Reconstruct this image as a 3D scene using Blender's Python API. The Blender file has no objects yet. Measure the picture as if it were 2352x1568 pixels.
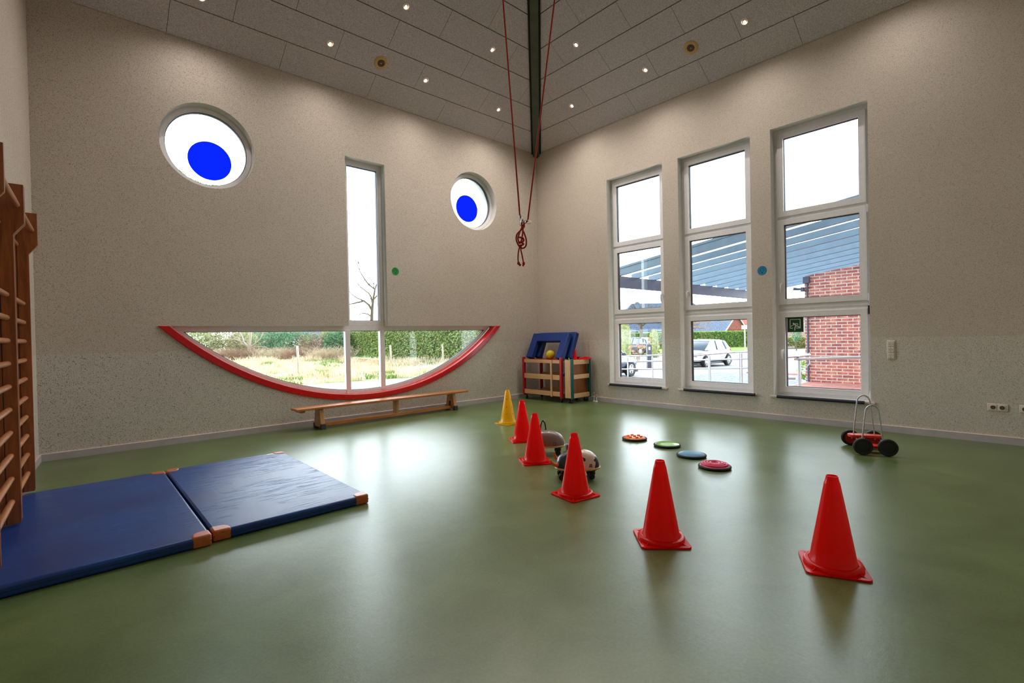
import bpy, bmesh, math, random
from mathutils import Vector, Matrix
from math import pi, sin, cos, tan, radians, sqrt, atan2
S = bpy.context.scene
COL = S.collection
rnd = random.Random(7)

# ---------------------------------------------------------------- camera
cd = bpy.data.cameras.new('camera'); cam = bpy.data.objects.new('camera', cd); COL.objects.link(cam)
RM = Matrix(((0.7433056, 0.0213049, -0.6686126), (-0.6686588, -0.0059232, -0.7435457), (-0.0198015, 0.9997555, 0.0098430)))
cam.matrix_world = Matrix.Translation((0, 0, 1.27)) @ RM.to_4x4()
cd.sensor_width = 36.0; cd.lens = 1129.79 / 2352 * 36; cd.clip_start = 0.05; cd.clip_end = 500
S.camera = cam
S.view_settings.view_transform = 'Standard'; S.view_settings.look = 'None'
S.view_settings.gamma = 1.0; S.view_settings.use_curve_mapping = False
S.view_settings.exposure = 0.86
cy = S.cycles
cy.max_bounces = 6; cy.diffuse_bounces = 4; cy.glossy_bounces = 3; cy.transmission_bounces = 4; cy.transparent_max_bounces = 12
cy.sample_clamp_indirect = 6.0; cy.use_denoising = True; cy.caustics_reflective = False; cy.caustics_refractive = False
cy.use_adaptive_sampling = True; cy.adaptive_threshold = 0.035

# ---------------------------------------------------------------- world: bright overcast, brightest low in the east
SKY_FRONT, SKY_BACK = 5.0, 1.2
W = bpy.data.worlds.new('overcast'); S.world = W; W.use_nodes = True
nt = W.node_tree; nt.nodes.clear()
def wn(t): return nt.nodes.new(t)
wo = wn('ShaderNodeOutputWorld'); bg = wn('ShaderNodeBackground'); tc = wn('ShaderNodeTexCoord')
dot = wn('ShaderNodeVectorMath'); dot.operation = 'DOT_PRODUCT'; dot.inputs[1].default_value = (0.67, 0.74, 0.0)
mr = wn('ShaderNodeMapRange'); mr.interpolation_type = 'SMOOTHSTEP'
mr.inputs['From Min'].default_value = -0.8; mr.inputs['From Max'].default_value = 0.1
mr.inputs['To Min'].default_value = SKY_BACK; mr.inputs['To Max'].default_value = SKY_FRONT
nt.links.new(tc.outputs['Generated'], dot.inputs[0]); nt.links.new(dot.outputs['Value'], mr.inputs['Value'])
sx = wn('ShaderNodeSeparateXYZ'); nt.links.new(tc.outputs['Generated'], sx.inputs[0])
mz = wn('ShaderNodeMapRange'); mz.interpolation_type = 'SMOOTHSTEP'
mz.inputs['From Min'].default_value = 0.42; mz.inputs['From Max'].default_value = 0.8
mz.inputs['To Min'].default_value = 1.0; mz.inputs['To Max'].default_value = 0.12
nt.links.new(sx.outputs['Z'], mz.inputs['Value'])
mu = wn('ShaderNodeMath'); mu.operation = 'MULTIPLY'
nt.links.new(mr.outputs[0], mu.inputs[0]); nt.links.new(mz.outputs[0], mu.inputs[1])
bg.inputs['Color'].default_value = (0.84, 0.94, 1.0, 1)
nt.links.new(mu.outputs[0], bg.inputs['Strength']); nt.links.new(bg.outputs[0], wo.inputs['Surface'])
SPOT_W = 44.0          # watts of every ceiling spotlight
WARM = (1.0, 0.93, 0.86)

# room: left wall plane y = YA, right wall plane x = XB
YA, XB, ZE, YD = 7.48, 7.53, 5.162, -0.6
TH = radians(32)
XC = lambda y: -0.276 - 0.07 * (YA - y)
APEX = Vector((3.49, 3.44, 5.162 + 4.04 * tan(TH)))

# ---------------------------------------------------------------- materials
MT = {}
def lin(c): return tuple(((v / 255) / 12.92 if v <= 10 else (((v / 255) + .055) / 1.055) ** 2.4) for v in c)
class NT:
    def __init__(s, name):
        s.m = bpy.data.materials.new(name); s.m.use_nodes = True; s.t = s.m.node_tree
        s.p = s.t.nodes['Principled BSDF']; s.out = s.t.nodes['Material Output']
        s.tc = None
    def n(s, t, **k):
        x = s.t.nodes.new(t)
        for a, b in k.items(): setattr(x, a, b)
        return x
    def l(s, a, b): s.t.links.new(a, b)
    def co(s):
        if not s.tc: s.tc = s.n('ShaderNodeTexCoord')
        return s.tc.outputs['Object']
    def noise(s, scale, detail=2, rough=.5, vec=None, dist=0):
        x = s.n('ShaderNodeTexNoise'); x.inputs['Scale'].default_value = scale; x.inputs['Detail'].default_value = detail
        x.inputs['Roughness'].default_value = rough; x.inputs['Distortion'].default_value = dist
        s.l(vec or s.co(), x.inputs['Vector']); return x
    def mapping(s, scale=(1, 1, 1), rot=(0, 0, 0), loc=(0, 0, 0)):
        x = s.n('ShaderNodeMapping'); x.inputs['Scale'].default_value = scale; x.inputs['Rotation'].default_value = rot
        x.inputs['Location'].default_value = loc; s.l(s.co(), x.inputs['Vector']); return x.outputs[0]
    def rng(s, v, a, b, c=0., d=1.):
        x = s.n('ShaderNodeMapRange'); x.inputs[1].default_value = a; x.inputs[2].default_value = b
        x.inputs[3].default_value = c; x.inputs[4].default_value = d; s.l(v, x.inputs[0]); return x.outputs[0]
    def math(s, op, a, b=None):
        x = s.n('ShaderNodeMath', operation=op)
        for i, v in enumerate((a, b)):
            if v is None: continue
            if isinstance(v, (int, float)): x.inputs[i].default_value = v
            else: s.l(v, x.inputs[i])
        return x.outputs[0]
    def mix(s, f, a, b):
        x = s.n('ShaderNodeMix', data_type='RGBA')
        if isinstance(f, (int, float)): x.inputs[0].default_value = f
        else: s.l(f, x.inputs[0])
        for i, v in ((6, a), (7, b)):
            if isinstance(v, tuple): x.inputs[i].default_value = (*v[:3], 1)
            else: s.l(v, x.inputs[i])
        return x.outputs[2]
    def bump(s, h, strength=.2, dist=.01):
        x = s.n('ShaderNodeBump'); x.inputs['Strength'].default_value = strength; x.inputs['Distance'].default_value = dist
        s.l(h, x.inputs['Height']); s.l(x.outputs[0], s.p.inputs['Normal']); return x
    def set(s, color=None, rough=None, metal=None, spec=None, coat=None):
        if color is not None:
            if isinstance(color, tuple): s.p.inputs['Base Color'].default_value = (*color[:3], 1)
            else: s.l(color, s.p.inputs['Base Color'])
        if rough is not None:
            if isinstance(rough, (int, float)): s.p.inputs['Roughness'].default_value = rough
            else: s.l(rough, s.p.inputs['Roughness'])
        if metal is not None: s.p.inputs['Metallic'].default_value = metal
        if spec is not None: s.p.inputs['Specular IOR Level'].default_value = spec
        if coat is not None: s.p.inputs['Coat Weight'].default_value = coat; s.p.inputs['Coat Roughness'].default_value = .15
        return s.m

def simple(name, rgb, rough=.5, metal=0, var=.12, vs=18, spec=.5, coat=None, bump=0, bs=200):
    """plain surface with a slight procedural tone variation"""
    k = NT(name); c = lin(rgb)
    n = k.noise(vs, 3)
    f = k.rng(n.outputs['Fac'], .3, .7)
    col = k.mix(f, tuple(v * (1 - var) for v in c), tuple(min(1, v * (1 + var)) for v in c))
    k.set(col, rough, metal, spec, coat)
    if bump: k.bump(k.noise(bs, 2).outputs['Fac'], bump, .002)
    MT[name] = k.m; return k.m

def wall_mat():
    k = NT('speckled_plaster'); co = k.co()
    big = k.noise(1.3, 3); med = k.noise(260, 2)
    sep = k.n('ShaderNodeSeparateXYZ'); k.l(co, sep.inputs[0])
    low = k.math('LESS_THAN', sep.outputs['Z'], 1.172)
    def specks(scale, thr, rad, loc):
        mp = k.mapping(loc=loc)
        v = k.n('ShaderNodeTexVoronoi'); v.inputs['Scale'].default_value = scale; k.l(mp, v.inputs['Vector'])
        s2 = k.n('ShaderNodeSeparateXYZ'); k.l(v.outputs['Color'], s2.inputs[0])
        a = k.math('GREATER_THAN', s2.outputs[0], thr)
        r = k.math('MULTIPLY', s2.outputs[1], rad)
        b = k.math('LESS_THAN', v.outputs['Distance'], r)
        return k.math('MULTIPLY', a, b)
    s1 = specks(125, .72, .5, (0, 0, 0)); s2 = specks(165, .5, .55, (3.1, 1.7, 2.3)); s3 = specks(240, .3, .65, (9, 5, 4))
    up = k.mix(k.rng(med.outputs['Fac'], .3, .7), lin((190, 178, 165)), lin((220, 209, 196)))
    up = k.mix(k.math('MULTIPLY', s3, .35), up, lin((150, 132, 112)))
    up = k.mix(k.math('MULTIPLY', s2, .6), up, lin((128, 104, 80)))
    up = k.mix(k.math('MULTIPLY', s1, .7), up, lin((92, 80, 68)))
    lo = k.mix(k.rng(med.outputs['Fac'], .3, .7), lin((198, 189, 179)), lin((226, 218, 208)))
    lo = k.mix(k.math('MULTIPLY', s3, .4), lo, lin((134, 134, 118)))
    lo = k.mix(k.math('MULTIPLY', s2, .65), lo, lin((78, 92, 68)))
    lo = k.mix(k.math('MULTIPLY', s1, .9), lo, lin((34, 46, 38)))
    c = k.mix(low, up, lo)
    c = k.mix(k.rng(big.outputs['Fac'], .4, .7, 0, .10), c, lin((150, 135, 118)))
    k.set(c, .75, spec=.3); k.bump(med.outputs['Fac'], .25, .002)
    MT['wall'] = k.m
wall_mat()

def floor_mat():
    k = NT('green_linoleum')
    a = k.noise(2.2, 5, .6, dist=.6); b = k.noise(70, 3, .6); c = k.noise(.5, 2)
    f = k.math('ADD', k.math('MULTIPLY', a.outputs['Fac'], .6), k.math('MULTIPLY', b.outputs['Fac'], .4))
    col = k.mix(k.rng(f, .2, .8), lin((62, 82, 38)), lin((114, 132, 82)))
    # scuffs: thin worn lines
    def scuff(rot, sc, thr):
        mp = k.mapping((sc, sc * .015, 1), (0, 0, rot)); n = k.noise(1.0, 2, .5, mp, .05)
        return k.rng(n.outputs['Fac'], thr, thr + .02)
    s = k.math('MAXIMUM', scuff(.5, 130, .74), scuff(-.9, 150, .75))
    col = k.mix(k.math('MULTIPLY', s, .22), col, lin((165, 170, 140)))
    r = k.math('ADD', k.rng(a.outputs['Fac'], .1, .9, .278, .32), k.math('MULTIPLY', s, .06))
    k.set(col, r, spec=.6)
    fine = k.noise(210, 2); mid = k.noise(26, 4)
    h = k.math('ADD', k.math('MULTIPLY', fine.outputs['Fac'], .5), mid.outputs['Fac'])
    k.bump(h, .10, .006)
    MT['floor'] = k.m
floor_mat()

def ceil_mat():
    k = NT('wood_wool_panel')
    a = k.noise(160, 3, .7); b = k.noise(60, 2)
    f = k.math('ADD', k.math('MULTIPLY', a.outputs['Fac'], .7), k.math('MULTIPLY', b.outputs['Fac'], .3))
    col = k.mix(k.rng(f, .36, .64), lin((162, 154, 156)), lin((234, 228, 232)))
    k.set(col, .9, spec=.2); k.bump(a.outputs['Fac'], .6, .004)
    MT['ceiling'] = k.m
ceil_mat()

def wood(name, c1, c2, scale=1.0, rough=.35, axis='X', coat=.3):
    k = NT(name)
    sc = {'X': (1.2, 14, 14), 'Y': (14, 1.2, 14), 'Z': (14, 14, 1.2)}[axis]
    mp = k.mapping(tuple(v * scale for v in sc))
    n = k.noise(1.6, 4, .6, mp, 1.0); n2 = k.noise(9, 3, .6, mp, .3)
    f = k.math('ADD', k.math('MULTIPLY', n.outputs['Fac'], .7), k.math('MULTIPLY', n2.outputs['Fac'], .3))
    k.set(k.mix(k.rng(f, .35, .65), lin(c1), lin(c2)), rough, spec=.5, coat=coat)
    MT[name] = k.m
wood('bar_wood', (122, 62, 18), (172, 98, 38), axis='Z', rough=.4)
wood('bench_wood', (168, 92, 38), (212, 140, 72), axis='X', rough=.28)
wood('bench_leg_wood', (176, 118, 62), (206, 152, 92), axis='Z')
wood('rung_wood', (172, 104, 58), (206, 140, 92), axis='Y')
wood('beech', (206, 152, 102), (232, 184, 136), axis='Y')
wood('beech_upright', (206, 152, 102), (232, 184, 136), axis='Z')
wood('brown_board', (132, 70, 30), (160, 92, 44), axis='Z')
wood('plywood', (214, 152, 92), (236, 182, 122), axis='X')
wood('post_wood', (176, 160, 140), (214, 200, 182), axis='Z', coat=0)
wood('bark', (74, 66, 54), (128, 116, 94), axis='Z', coat=0, rough=.9)

simple('pvc', (238, 236, 238), .35, var=.03)
simple('reveal_white', (226, 226, 220), .6, var=.04)
simple('gasket', (38, 40, 50), .5)
simple('lamp_inner', (150, 120, 96), .3, .6)
simple('sill', (212, 200, 196), .3, var=.05)
simple('red_trim', (200, 0, 8), .22, var=.06, coat=.4, spec=.3)
simple('green_steel', (74, 84, 66), .35, var=.15, vs=6)
simple('gap_black', (20, 24, 18), .8)
simple('joint_green', (26, 34, 26), .8)
simple('cone_red', (255, 10, 0), .3, var=.04, coat=.2, spec=.3)
simple('cone_yellow', (246, 204, 8), .3, var=.06, coat=.2)
for nm, c_ in (('cone_red', (255, 16, 0)), ('cone_yellow', (250, 205, 10))):      # thin plastic lets light through
    t_ = MT[nm].node_tree; p_ = t_.nodes['Principled BSDF']; tr = t_.nodes.new('ShaderNodeBsdfTranslucent'); tr.inputs[0].default_value = (*lin(c_), 1)
    mx = t_.nodes.new('ShaderNodeMixShader'); mx.inputs[0].default_value = .45
    t_.links.new(p_.outputs[0], mx.inputs[1]); t_.links.new(tr.outputs[0], mx.inputs[2]); t_.links.new(mx.outputs[0], t_.nodes['Material Output'].inputs['Surface'])
simple('mat_leather', (190, 98, 48), .38, var=.18, vs=30, coat=.2)
simple('foam_navy', (24, 26, 44), .6, bump=.3)
simple('foam_blue', (10, 48, 122), .5, var=.1)
simple('post_red', (178, 16, 34), .35)
simple('post_green', (8, 84, 80), .35)
simple('black_plastic', (20, 20, 22), .4)
simple('rubber', (26, 26, 28), .65, var=.2)
simple('grey_rubber', (62, 62, 66), .7)
simple('chrome', (190, 190, 195), .18, 1.0, var=.04)
simple('steel', (196, 196, 200), .32, 1.0, var=.06)
simple('pedal_red', (235, 46, 24), .3, var=.06, coat=.4)
simple('pedal_hub', (196, 22, 18), .45)
simple('toy_grey', (132, 112, 104), .32, var=.05, coat=.3)
simple('toy_navy', (18, 26, 54), .3, coat=.4)
simple('toy_blue', (18, 120, 190), .35)
simple('toy_orange', (228, 120, 36), .35)
simple('disc_orange', (242, 116, 26), .35, coat=.2)
simple('disc_green', (118, 182, 22), .3, coat=.3)
simple('disc_blue', (64, 134, 168), .45)
simple('disc_pink', (220, 36, 96), .4)
simple('ball_yellow', (206, 186, 22), .55, var=.2, vs=40)
simple('cream_plastic', (222, 212, 200), .35, var=.03)
simple('speaker_cream', (205, 170, 112), .45, var=.05)
simple('speaker_mesh', (96, 74, 52), .7)
simple('sticker_green', (0, 140, 44), .4)
simple('sticker_blue', (20, 130, 182), .4)
simple('print_black', (16, 24, 30), .5)
simple('sign_green', (6, 70, 34), .4)
simple('sign_white', (232, 236, 226), .5)
simple('baseboard', (186, 178, 182), .45, var=.08, vs=9)
simple('baseboard_top', (214, 192, 180), .5, var=.08, vs=9)
simple('patch_label', (40, 70, 130), .6)
simple('pergola_steel', (112, 140, 162), .45, var=.08, vs=4)
simple('pergola_dark', (70, 78, 98), .45, var=.08, vs=4)
simple('car_white', (236, 240, 244), .18, coat=.8, var=.02)
simple('car_dark', (58, 74, 96), .2, coat=.8)
simple('car_glass', (60, 84, 100), .08, var=.05, spec=1.0)
simple('render_white', (232, 230, 226), .6)
simple('bollard_dark', (84, 82, 96), .5)
simple('twig_brown', (178, 146, 126), .8, var=.3, vs=3)
simple('twig_pale', (222, 204, 178), .8, var=.25, vs=3)

def patchmat(name, c1, c2, sc=3, rough=.9, c3=None, sc3=.6):
    k = NT(name); n = k.noise(sc, 4, .7)
    col = k.mix(k.rng(n.outputs['Fac'], .38, .62), lin(c1), lin(c2))
    if c3:
        n3 = k.noise(sc3, 3, .6); col = k.mix(k.rng(n3.outputs['Fac'], .48, .6), col, lin(c3))
    k.set(col, rough, spec=.2); MT[name] = k.m
patchmat('asphalt', (176, 180, 186), (204, 206, 208), 6)
patchmat('cobbles', (120, 130, 158), (178, 186, 206), 9)
patchmat('path_paving', (158, 170, 172), (186, 196, 194), 7)
patchmat('meadow', (190, 168, 132), (226, 204, 176), 2.5, c3=(128, 160, 84), sc3=.45)
patchmat('lawn', (126, 158, 72), (160, 184, 98), 3)
patchmat('dry_grass', (226, 206, 172), (250, 236, 214), 1.2)
patchmat('green_grass', (112, 152, 70), (156, 190, 104), 1.2)
patchmat('hedge_leaf', (110, 150, 84), (190, 212, 146), 5)
patchmat('hedge_dark', (66, 84, 56), (112, 126, 86), 3)
patchmat('hedge_bright', (100, 152, 58), (176, 212, 104), 5)
patchmat('ivy_leaf', (62, 108, 76), (130, 176, 132), 4)
patchmat('olive_leaf', (134, 146, 92), (192, 200, 146), 4)
patchmat('yew_leaf', (150, 146, 84), (204, 194, 120), 5)
patchmat('blossom', (186, 140, 108), (216, 172, 140), 5)
patchmat('red_paving', (190, 130, 122), (216, 160, 150), 5)
patchmat('roof_tile', (66, 76, 100), (140, 156, 184), 14)
patchmat('roof_tile_brown', (120, 96, 100), (172, 150, 156), 10)

def brick_mat(name, w=.25, h=.0833, axis='Y', mortar=.011, cols=((196, 112, 98), (142, 88, 92), (222, 150, 124))):
    k = NT(name)
    sep = k.n('ShaderNodeSeparateXYZ'); k.l(k.co(), sep.inputs[0])
    cmb = k.n('ShaderNodeCombineXYZ'); k.l(sep.outputs[axis], cmb.inputs[0]); k.l(sep.outputs['Z'], cmb.inputs[1])
    br = k.n('ShaderNodeTexBrick'); br.inputs['Scale'].default_value = 1.0
    br.inputs['Brick Width'].default_value = w; br.inputs['Row Height'].default_value = h
    br.inputs['Mortar Size'].default_value = mortar; br.inputs['Mortar Smooth'].default_value = .2; br.inputs['Bias'].default_value = -.15
    br.inputs['Color1'].default_value = (*lin(cols[0]), 1); br.inputs['Color2'].default_value = (*lin(cols[1]), 1)
    br.inputs['Mortar'].default_value = (*lin((226, 222, 208)), 1)
    k.l(cmb.outputs[0], br.inputs['Vector'])
    n = k.noise(5.3, 2); n2 = k.noise(44, 3)
    c = k.mix(k.math('MULTIPLY', k.rng(n.outputs['Fac'], .45, .7), k.math('SUBTRACT', 1.0, br.outputs['Fac'])), br.outputs['Color'], lin(cols[2]))
    c = k.mix(k.rng(n2.outputs['Fac'], .4, .7, 0, .55), c, lin((128, 84, 88)))
    k.set(c, .85, spec=.2); k.bump(k.math('SUBTRACT', 1.0, br.outputs['Fac']), .5, .008)
    MT[name] = k.m
brick_mat('brick'); brick_mat('brick_far', mortar=.004, cols=((186, 92, 76), (160, 78, 66), (196, 110, 86)))

def mat_cover():
    k = NT('blue_mat_cover')
    mp = k.mapping((3.0, 34, 1), (0, 0, .06)); n = k.noise(1.0, 3, .6, mp, .8)
    big = k.noise(1.6, 2)
    w = k.n('ShaderNodeTexWave'); w.inputs['Scale'].default_value = 55; k.l(k.co(), w.inputs['Vector']); w.bands_direction = 'Y'
    w2 = k.n('ShaderNodeTexWave'); w2.inputs['Scale'].default_value = 55; k.l(k.co(), w2.inputs['Vector']); w2.bands_direction = 'X'
    weave = k.math('ADD', w.outputs['Fac'], w2.outputs['Fac'])
    k.set(k.mix(k.rng(big.outputs['Fac'], .3, .7), lin((0, 48, 118)), lin((0, 70, 150))), .36, spec=.6)
    h = k.math('ADD', k.math('MULTIPLY', k.math('MULTIPLY', k.rng(n.outputs['Fac'], .55, .8), k.rng(big.outputs['Fac'], .4, .6)), 1.0), k.math('MULTIPLY', weave, .012))
    k.bump(h, .7, .012); MT['mat_blue'] = k.m
mat_cover()

def cow_mat():
    k = NT('cow_patches'); n = k.noise(5.5, 1.5, .5, k.mapping(loc=(4.2, 1.3, .7)))
    f = k.rng(n.outputs['Fac'], .60, .605)
    k.set(k.mix(f, lin((222, 200, 180)), lin((20, 20, 30))), .32, coat=.3); MT['toy_cow'] = k.m
cow_mat()

def rope_mat():
    k = NT('red_rope'); w = k.n('ShaderNodeTexWave'); w.inputs['Scale'].default_value = 60; w.bands_direction = 'DIAGONAL'; w.inputs['Distortion'].default_value = 1.0
    k.l(k.co(), w.inputs['Vector'])
    k.set(k.mix(k.rng(w.outputs['Fac'], .3, .8), lin((214, 48, 26)), lin((120, 18, 16))), .7); MT['rope'] = k.m
rope_mat()

def glass_mat():
    k = NT('window_glass')
    t = k.n('ShaderNodeBsdfTransparent'); t.inputs[0].default_value = (.95, .97, .97, 1)
    g = k.n('ShaderNodeBsdfGlossy'); g.inputs['Roughness'].default_value = .02; g.inputs[0].default_value = (1, 1, 1, 1)
    f = k.n('ShaderNodeFresnel'); f.inputs[0].default_value = 1.5
    mx = k.n('ShaderNodeMixShader'); k.l(f.outputs[0], mx.inputs[0]); k.l(t.outputs[0], mx.inputs[1]); k.l(g.outputs[0], mx.inputs[2])
    k.l(mx.outputs[0], k.out.inputs['Surface']); MT['glass'] = k.m
    k = NT('blue_film')
    t = k.n('ShaderNodeBsdfTransparent'); t.inputs[0].default_value = (.0003, .003, .26, 1)
    d = k.n('ShaderNodeBsdfDiffuse'); d.inputs[0].default_value = (.01, .03, .5, 1)
    mx = k.n('ShaderNodeMixShader'); mx.inputs[0].default_value = .25
    k.l(t.outputs[0], mx.inputs[1]); k.l(d.outputs[0], mx.inputs[2]); k.l(mx.outputs[0], k.out.inputs['Surface']); MT['blue_film'] = k.m
glass_mat()
def emit(name, rgb, st):
    k = NT(name); k.p.inputs['Emission Color'].default_value = (*rgb, 1); k.p.inputs['Emission Strength'].default_value = st
    k.p.inputs['Base Color'].default_value = (.8, .8, .8, 1); MT[name] = k.m
emit('bulb', (1.0, .9, .78), 25)

# ---------------------------------------------------------------- mesh helpers
class MB:
    def __init__(s): s.b = bmesh.new(); s.mi = 0
    def _f(s, vs):
        try:
            f = s.b.faces.new(vs); f.material_index = s.mi; return f
        except ValueError: return None
    def box(s, x0, x1, y0, y1, z0, z1, M=None):
        P = [Vector((x, y, z)) for z in (z0, z1) for y in (y0, y1) for x in (x0, x1)]
        if M: P = [M @ p for p in P]
        v = [s.b.verts.new(p) for p in P]
        for q in ((0, 2, 3, 1), (4, 5, 7, 6), (0, 1, 5, 4), (1, 3, 7, 5), (3, 2, 6, 7), (2, 0, 4, 6)): s._f([v[i] for i in q])
        return s
    def ring(s, c, u, w, r, n, ph=0): return [s.b.verts.new(c + u * (r * cos(ph + 2 * pi * i / n)) + w * (r * sin(ph + 2 * pi * i / n))) for i in range(n)]
    def loft(s, rings, caps=True, closed=False):
        n = len(rings[0]); R = rings + ([rings[0]] if closed else [])
        for a, b in zip(R, R[1:]):
            for i in range(n): s._f([a[i], a[(i + 1) % n], b[(i + 1) % n], b[i]])
        if caps and not closed: s._f(list(reversed(rings[0]))); s._f(rings[-1])
        return s
    def tube(s, pts, r, n=8, closed=False, caps=True):
        pts = [Vector(p) for p in pts]; m = len(pts); rr = r if isinstance(r, (list, tuple)) else [r] * m
        rings = []; prev = None
        for i, p in enumerate(pts):
            a = pts[(i - 1) % m] if (closed or i > 0) else p; b = pts[(i + 1) % m] if (closed or i < m - 1) else p
            t = (b - a).normalized()
            if prev is None: u = t.orthogonal().normalized()
            else: u = (prev - t * prev.dot(t)); u = u.normalized() if u.length > 1e-6 else t.orthogonal().normalized()
            prev = u; w = t.cross(u); rings.append(s.ring(p, u, w, rr[i], n))
        return s.loft(rings, caps, closed)
    def cyl(s, a, b, r0, r1=None, n=20): return s.tube([a, b], [r0, r0 if r1 is None else r1], n)
    def lathe(s, prof, n=32, M=None, cap=True):
        M = M or Matrix.Identity(4); rings = []
        for r, z in prof: rings.append([s.b.verts.new(M @ Vector((max(r, 1e-4) * cos(2 * pi * i / n), max(r, 1e-4) * sin(2 * pi * i / n), z))) for i in range(n)])
        return s.loft(rings, cap)
    def ball(s, c, r, n=20, m=12, sc=(1, 1, 1), M=None):
        prof = [(r * sin(pi * j / m), -r * cos(pi * j / m)) for j in range(m + 1)]
        T = Matrix.Translation(c) @ (M or Matrix.Identity(4)) @ Matrix.Diagonal((*sc, 1)); return s.lathe(prof, n, T)
    def prism(s, poly, d0, d1, fn):
        """polygon in 2-D, extruded between d0 and d1; fn(u, v, d) -> point"""
        a = [s.b.verts.new(fn(u, v, d0)) for u, v in poly]; b = [s.b.verts.new(fn(u, v, d1)) for u, v in poly]
        s._f(list(reversed(a))); s._f(b); n = len(poly)
        for i in range(n): s._f([a[i], a[(i + 1) % n], b[(i + 1) % n], b[i]])
        return s
    def strip(s, inner, outer, d0, d1, fn, closed=False):
        """band between two equally long 2-D outlines, extruded"""
        A = [[s.b.verts.new(fn(*p, d)) for p in q] for q in (inner, outer) for d in (d0, d1)]
        i0, i1, o0, o1 = A; n = len(inner); rg = range(n if closed else n - 1)
        for i in rg:
            j = (i + 1) % n
            s._f([i0[i], i0[j], i1[j], i1[i]]); s._f([o0[j], o0[i], o1[i], o1[j]])
            s._f([i0[j], i0[i], o0[i], o0[j]]); s._f([i1[i], i1[j], o1[j], o1[i]])
        if not closed:
            for i in (0, n - 1): s._f([i0[i], i1[i], o1[i], o0[i]])
        return s
    def quad(s, pts): s._f([s.b.verts.new(p) for p in pts]); return s
    def build(s, name, m, parent=None, smooth=True, bevel=0, seg=2, fix=True):
        if fix and len(s.b.faces) < 60000: bmesh.ops.recalc_face_normals(s.b, faces=s.b.faces)
        me = bpy.data.meshes.new(name); s.b.to_mesh(me); s.b.free()
        for x in (m if isinstance(m, (list, tuple)) else [m]): me.materials.append(MT[x])
        if smooth:
            me.shade_smooth(); me.set_sharp_from_angle(angle=radians(38))
        o = bpy.data.objects.new(name, me); COL.objects.link(o)
        if parent: o.parent = parent
        if bevel:
            bv = o.modifiers.new('bevel', 'BEVEL'); bv.width = bevel; bv.segments = seg; bv.limit_method = 'ANGLE'
            me.shade_smooth()
        return o
def tag(o, label=None, cat=None, group=None, kind=None):
    if label: o['label'] = label
    if cat: o['category'] = cat
    if group: o['group'] = group
    if kind: o['kind'] = kind
    return o
def empty(name, loc=(0, 0, 0), rz=0):
    o = bpy.data.objects.new(name, None); COL.objects.link(o); o.location = loc; o.rotation_euler = (0, 0, rz); o.empty_display_size = .1; return o
def thing(name, label, cat, loc=(0, 0, 0), rz=0, group=None): return tag(empty(name, loc, rz), label, cat, group)
KIDS = {}
def copy_tree(o, parent=None):
    c = o.copy(); COL.objects.link(c); c.parent = parent
    for ch in [x for x in COL.objects if x.parent == o]: copy_tree(ch, c)
    return c
RX = lambda a: Matrix.Rotation(a, 4, 'X'); RY = lambda a: Matrix.Rotation(a, 4, 'Y'); RZ = lambda a: Matrix.Rotation(a, 4, 'Z'); TR = Matrix.Translation
def rect(a, b, c, d): return [(a, c), (b, c), (b, d), (a, d)]
def circ(cx, cz, r, n=64, a0=0, a1=2 * pi, end=False): return [(cx + r * cos(a0 + (a1 - a0) * i / (n - (1 if end else 0))), cz + r * sin(a0 + (a1 - a0) * i / (n - (1 if end else 0)))) for i in range(n)]

def holed_plate(name, outer, holes, d0, d1, fn, m):
    """flat wall with openings: filled 2-D curve, turned into a mesh"""
    cu = bpy.data.curves.new(name, 'CURVE'); cu.dimensions = '2D'; cu.fill_mode = 'BOTH'; cu.extrude = abs(d1 - d0) / 2
    for poly in [outer] + holes:
        sp = cu.splines.new('POLY'); sp.points.add(len(poly) - 1); sp.use_cyclic_u = True
        for p, q in zip(sp.points, poly): p.co = (q[0], q[1], 0, 1)
    tmp = bpy.data.objects.new('tmp', cu); COL.objects.link(tmp)
    dg = bpy.context.evaluated_depsgraph_get(); me = bpy.data.meshes.new_from_object(tmp.evaluated_get(dg))
    bpy.data.objects.remove(tmp); bpy.data.curves.remove(cu)
    mid = (d0 + d1) / 2
    for v in me.vertices: v.co = fn(v.co.x, v.co.y, mid + v.co.z)
    bm = bmesh.new(); bm.from_mesh(me); bmesh.ops.remove_doubles(bm, verts=bm.verts, dist=1e-5)
    bmesh.ops.recalc_face_normals(bm, faces=bm.faces); bm.to_mesh(me); bm.free()
    me.materials.clear(); me.materials.append(MT[m]); me.materials.append(MT['reveal_white']); me.name = name
    pn = (fn(0, 0, 1) - fn(0, 0, 0)).normalized()
    for p_ in me.polygons: p_.material_index = 1 if abs(p_.normal.dot(pn)) < .5 else 0
    o = bpy.data.objects.new(name, me); COL.objects.link(o); return o

fA = lambda u, v, d: Vector((u, YA + d, v))       # left wall: d grows outwards
fB = lambda u, v, d: Vector((XB + d, u, v))       # right wall

# ================================================================ ROOM SHELL
b = MB(); b.box(-1.6, XB + .4, -1.2, YA + .4, -.12, 0)
tag(b.build('floor', 'floor', smooth=False), kind='structure')

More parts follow.
